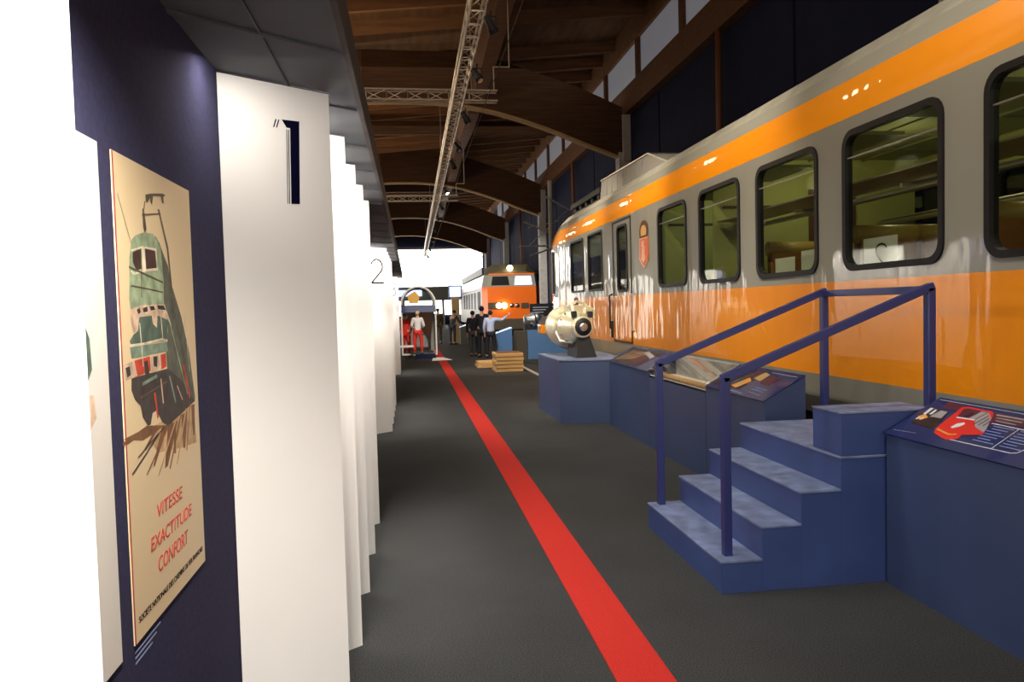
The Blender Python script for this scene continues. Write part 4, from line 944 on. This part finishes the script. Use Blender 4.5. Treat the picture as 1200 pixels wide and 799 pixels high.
def person(loc, rz, H, label, top, legs, hair, larm, rarm, bend=0, coat=False, stance=.1, step=0, bald=False):
    """larm / rarm: (elbow, wrist) offsets from the shoulder; figure faces +Y"""
    e = empty('person', loc, rz, label, 'person'); s = H/1.72; e.scale = (s, s, s)
    b = bend
    def tilt(p):
        x, y, z = p
        if z > .95: d = z-.95; return (x, y+d*math.sin(b), .95+d*math.cos(b))
        return p
    pts = {}
    P_ = dict(pel=(0, 0, .95), sp=(0, 0, 1.12), ch=(0, .0, 1.32), nk=(0, -.01, 1.46), nk2=(0, .0, 1.52), hb=(0, .02, 1.57), hc=(0, .015, 1.63), ht=(0, .0, 1.68))
    V_ = []; E_ = []; R_ = []
    def add(p, r_, par=None, t=True):
        V_.append(tilt(p) if t else p); R_.append(r_)
        if par is not None: E_.append((par, len(V_)-1))
        return len(V_)-1
    pel = add(P_['pel'], (.145, .11)); sp = add(P_['sp'], (.125, .095), pel); ch = add(P_['ch'], (.15, .11), sp); nk = add(P_['nk'], .062, ch); n2 = add(P_['nk2'], .055, nk)
    hb = add((0, .018, 1.565), (.068, .075), n2); hc = add((0, .012, 1.63), (.075, .092), hb); ht = add((0, .0, 1.685), (.055, .07), hc)
    arms = []
    for sgn, (el, wr_) in ((-1, larm), (1, rarm)):
        sh = add((sgn*.175, 0, 1.405), .06, ch)
        S0 = Vector(V_[sh]); E0 = S0+Vector(el); W0 = S0+Vector(wr_)
        ei = add(tuple(E0), .044, sh, False); wi = add(tuple(W0), .028, ei, False)
        d = (W0-E0).normalized(); pa = W0+d*.05; pi_ = add(tuple(pa), (.034, .018), wi, False)
        sd = d.cross(Vector((0, 1, 0))); sd = sd.normalized() if sd.length > .2 else Vector((1, 0, 0))
        for k, (o_, l_) in enumerate(((-.028, .065), (-.010, .078), (.010, .074), (.028, .058))):
            f1 = add(tuple(pa+sd*o_+d*.03), .009, pi_, False); f2 = add(tuple(pa+sd*o_*1.15+d*(.03+l_*.55)), .008, f1, False); add(tuple(pa+sd*o_*1.15+d*(.03+l_)+Vector((0, .012, -.006))), .007, f2, False)
        t1 = add(tuple(W0+d*.02+sd*.04*(-sgn)), .011, wi, False); add(tuple(W0+d*.065+sd*.058*(-sgn)), .009, t1, False)
        arms.append((S0, E0, W0))
    legsP = []
    for sgn in (-1, 1):
        st_ = sgn*step
        hp = add((sgn*.09, 0, .90), .095, pel, False); kn = add((sgn*(stance*.9+.02), .02+st_*.5, .49), .058, hp, False); an = add((sgn*stance*1.15, st_, .085), .038, kn, False); to = add((sgn*stance*1.25, st_+.14, .035), .034, an, False)
        legsP.append([V_[hp], V_[kn], V_[an], V_[to]])
    skin_mesh('body', V_, E_, R_, M['skin'], e)
    # face details
    hd = Vector(tilt((0, .012, 1.62))); q = Matrix.Rotation(-b, 3, 'X')
    m_ = MB(); m_.ball(hd+q@Vector((0, .095, -.01)), .014, n=8, sc=(.8, 1.1, 1.5)); m_.build('nose', M['skin'], e)
    m_ = MB()
    for sx in (-1, 1): m_.ball(hd+q@Vector((sx*.03, .082, .012)), .011, n=8)
    m_.build('eyes', M['ink'], e)
    m_ = MB()
    for sx in (-1, 1): m_.ball(hd+q@Vector((sx*.078, 0, -.005)), .02, n=8, sc=(.4, .8, 1.3))
    m_.build('ears', M['skin'], e)
    m_ = MB(); m_.b(-.022, .022, .0, .006, 0, .008); mo = m_.build('mouth', M['inkred'], e); mo.location = hd+q@Vector((0, .085, -.045))
    m_ = MB(); m_.ball(hd+q@Vector((0, -.018, .022)), .094, n=18, sc=(.93, 1.02, .98)); m_.build('hair', hair, e)
    # clothes
    V2 = []; E2 = []; R2 = []
    def a2(p, r_, par=None):
        V2.append(tuple(p)); R2.append(r_)
        if par is not None: E2.append((par, len(V2)-1))
        return len(V2)-1
    low = .72 if coat else .93
    c0 = a2(tilt((0, 0, 1.12)), (.15, .118)); c1 = a2(tilt((0, 0, 1.33)), (.172, .125), c0); c2 = a2(tilt((0, 0, 1.455)), (.085, .075), c1); c3 = a2(tilt((0, 0, low)) if low > .95 else (0, 0, low), (.165, .13), c0)
    for S0, E0, W0 in arms:
        i0 = a2(S0, .074, c1); i1 = a2(E0, .058, i0); a2(E0.lerp(W0, .9), .042, i1)
    skin_mesh('jacket' if coat else 'shirt', V2, E2, R2, top, e)
    V2 = [(0, 0, .96)]; E2 = []; R2 = [(.155, .12)]
    for hp, kn, an, to in legsP:
        i = a2(hp, .108, 0); i = a2(kn, .075, i); a2((an[0], an[1], .10), .058, i)
    skin_mesh('trousers', V2, E2, R2, legs, e)
    for hp, kn, an, to in legsP:
        m_ = MB(); m_.box((to[0]*.98, (an[1]+to[1])/2-.005, .042), (.092, .27, .08), bev=.03); m_.build('shoe', M['shoe'], e)
    return e
dn = ((.0, .02, -.29), (.0, .10, -.54)); dl = ((-.05, .0, -.29), (-.05, .08, -.54)); drr = ((.05, .0, -.29), (.05, .08, -.54))
fl = ((-.07, -.02, -.28), (.02, .18, -.36)); fr_ = ((.07, -.02, -.28), (-.02, .18, -.36))
person((.23, 25.1, .14), R(0), 1.40, 'person seen from behind in a white jacket and red trousers at the left kiosk', M['clothwhite'], M['clothred'], M['hairpale'], fl, fr_, stance=.13)
person((-.16, 26.2, 0), R(-20), 1.50, 'person in red working clothes partly hidden behind the last white panel', M['clothred'], M['clothred'], M['hairdark'], fl, fr_)
person((2.04, 25.3, 0), R(-10), 1.50, 'person in a black coat, leftmost of the group by the orange locomotive', M['clothblack'], M['clothgrey'], M['hairdark'], dl, drr, coat=True, stance=.07)
person((2.27, 24.5, 0), R(-15), 1.64, 'tallest person in black clothes, middle of the group by the orange locomotive', M['clothblack'], M['clothblack'], M['hairdark'], dl, fr_, coat=True)
person((2.50, 24.1, 0), R(-5), 1.50, 'person in a pale blue shirt and black trousers pointing to the right', M['clothblue'], M['clothblack'], M['hairdark'], ((-.06, -.02, -.28), (-.04, .06, -.52)), ((.26, .06, -.04), (.46, .12, .12)), stance=.13)
person((1.83, 34, 0), R(-30), 1.55, 'person in dark grey clothes leaning forward in the middle distance', M['clothgrey'], M['clothgrey'], M['hairdark'], ((-.04, .15, -.25), (0, .36, -.34)), ((.04, .15, -.25), (0, .36, -.34)), bend=R(22))
person((1.27, 35.5, 0), R(10), 1.62, 'person in olive brown clothes standing left of the leaning figure', M['clothkhaki'], M['clothkhaki'], M['hairdark'], fl, drr)
person((1.02, 36.4, 0), R(20), 1.55, 'farthest person in black, just right of the kiosk post', M['clothblack'], M['clothgrey'], M['hairdark'], dl, fr_)

# ------------------------------------------------------------------ lights
def spot(loc, tgt, en_, ang=50, col=(1, .9, .75), blend=.5, r_=.05):
    l = bpy.data.lights.new('spot', 'SPOT'); l.energy = en_; l.spot_size = R(ang); l.spot_blend = blend; l.color = col; l.shadow_soft_size = r_
    o = bpy.data.objects.new('spot', l); COL.objects.link(o); o.location = loc
    o.rotation_euler = (Vector(tgt)-Vector(loc)).to_track_quat('-Z', 'Y').to_euler(); return o
def point(loc, en_, col=(1, .9, .7), r_=.1):
    l = bpy.data.lights.new('point', 'POINT'); l.energy = en_; l.color = col; l.shadow_soft_size = r_
    o = bpy.data.objects.new('point', l); COL.objects.link(o); o.location = loc; return o
def area(loc, tgt, en_, sx, sy, col):
    l = bpy.data.lights.new('area', 'AREA'); l.shape = 'RECTANGLE'; l.size = sx; l.size_y = sy; l.energy = en_; l.color = col
    o = bpy.data.objects.new('area', l); COL.objects.link(o); o.location = loc
    o.rotation_euler = (Vector(tgt)-Vector(loc)).to_track_quat('-Z', 'Y').to_euler(); return o
WARM = (1, .86, .66); NEU = (1, .94, .86)
# spots on the truss aimed at the train
for y_, e_ in ((1.5, 260), (4.5, 330), (8, 520), (11.5, 650), (15, 750), (18.5, 900)):
    spot((1.25, y_-1.0, 5.6), (3.7, y_+1.5, 1.6), e_, 75, WARM, .8)
spot((1.25, 5.5, 5.6), (3.6, 7.6, 1.2), 260, 34, (1, .85, .55), .9)
# fill light added behind the camera, imitating daylight
area((1.2, -5.6, 2.2), (.6, 4, 1.4), 270, 5, 3.4, (1, .95, .88))
# fixtureless lights added under the soffit to overexpose white screens and left poster
for yr, lb in blades:
    area((-.44, yr-.50, 2.395), (-.42, yr-.05, .6), 22 if yr > 1 and yr != 2.97 else 3, .24, .08, NEU)
    if yr > 3 : spot((-.33, yr-.58, 2.38), (-.36, yr-.03, .1), 110, 48, NEU, .9, .03)
    elif yr < 1: spot((-.1, yr-.8, 2.3), (-.40, yr-.1, 1.2), 170, 110, NEU, .9, .05)
spot((-.25, .95, 2.36), (-.62, 1.35, 1.2), 190, 110, NEU, .8, .03)
# train interior lamps
for y_ in (1, 3.4, 5.2, 7.2): point((5.0, y_, 2.9), 9, (1, .95, .55), .12)
point((4.6, 9.9, 3.0), 14, (.95, 1, .62), .12); point((4.6, 8.2, 2.9), 7, (1, .95, .55), .12)
# staircase / foreground
spot((1.1, 2.2, 5.6), (2.0, 4.6, .4), 230, 50, (.8, .88, 1), .8)
spot((1.25, 7.5, 5.6), (2.4, 10.7, 1.2), 800, 24, (1, .92, .7), .6)
for y_, x_ in ((9, .2), (13.5, .4), (19, .5), (22.5, 1.5), (5.5, 0)): spot((1.25, y_, 5.6), (x_, y_+.8, 0), 200, 44, (1, .93, .75), 1)
spot((.9, 8.6, 5.6), (2.6, 8.2, .4), 260, 50, (.85, .9, 1), .8)
# far hall
spot((1.3, 33, 5.6), (5.2, 42, 2), 3500, 50, NEU, .6)
spot((1.3, 20, 5.6), (.2, 25.4, 1.0), 1500, 26, NEU, .6)
spot((1.4, 19, 5.6), (2.3, 24.5, 1.0), 500, 22, NEU, .6)
spot((1.4, 20, 5.6), (3.9, 23.4, 1.0), 900, 40, (.75, .85, 1), .6)
spot((1.3, 20.5, 5.6), (.95, 24.3, 0), 500, 12, NEU, .3)
spot((1.3, 17, 5.6), (2.3, 19.2, .3), 260, 30, WARM, .6)
area((-1, 70, 5.5), (-3, 0, 2), 350, 12, 3, (1, .96, .9))
area((2, 8, 9.3), (2, 8, 0), 110, 8, 14, (1, .85, .65)); area((2, 30, 9.3), (2, 30, 0), 170, 8, 14, (1, .85, .65))
for y_, e_ in ((7, 120), (13, 130), (21, 170), (29, 170), (37, 120), (50, 120)): point((-1.5, y_, 6.6), e_, (1, .72, .45), .3)
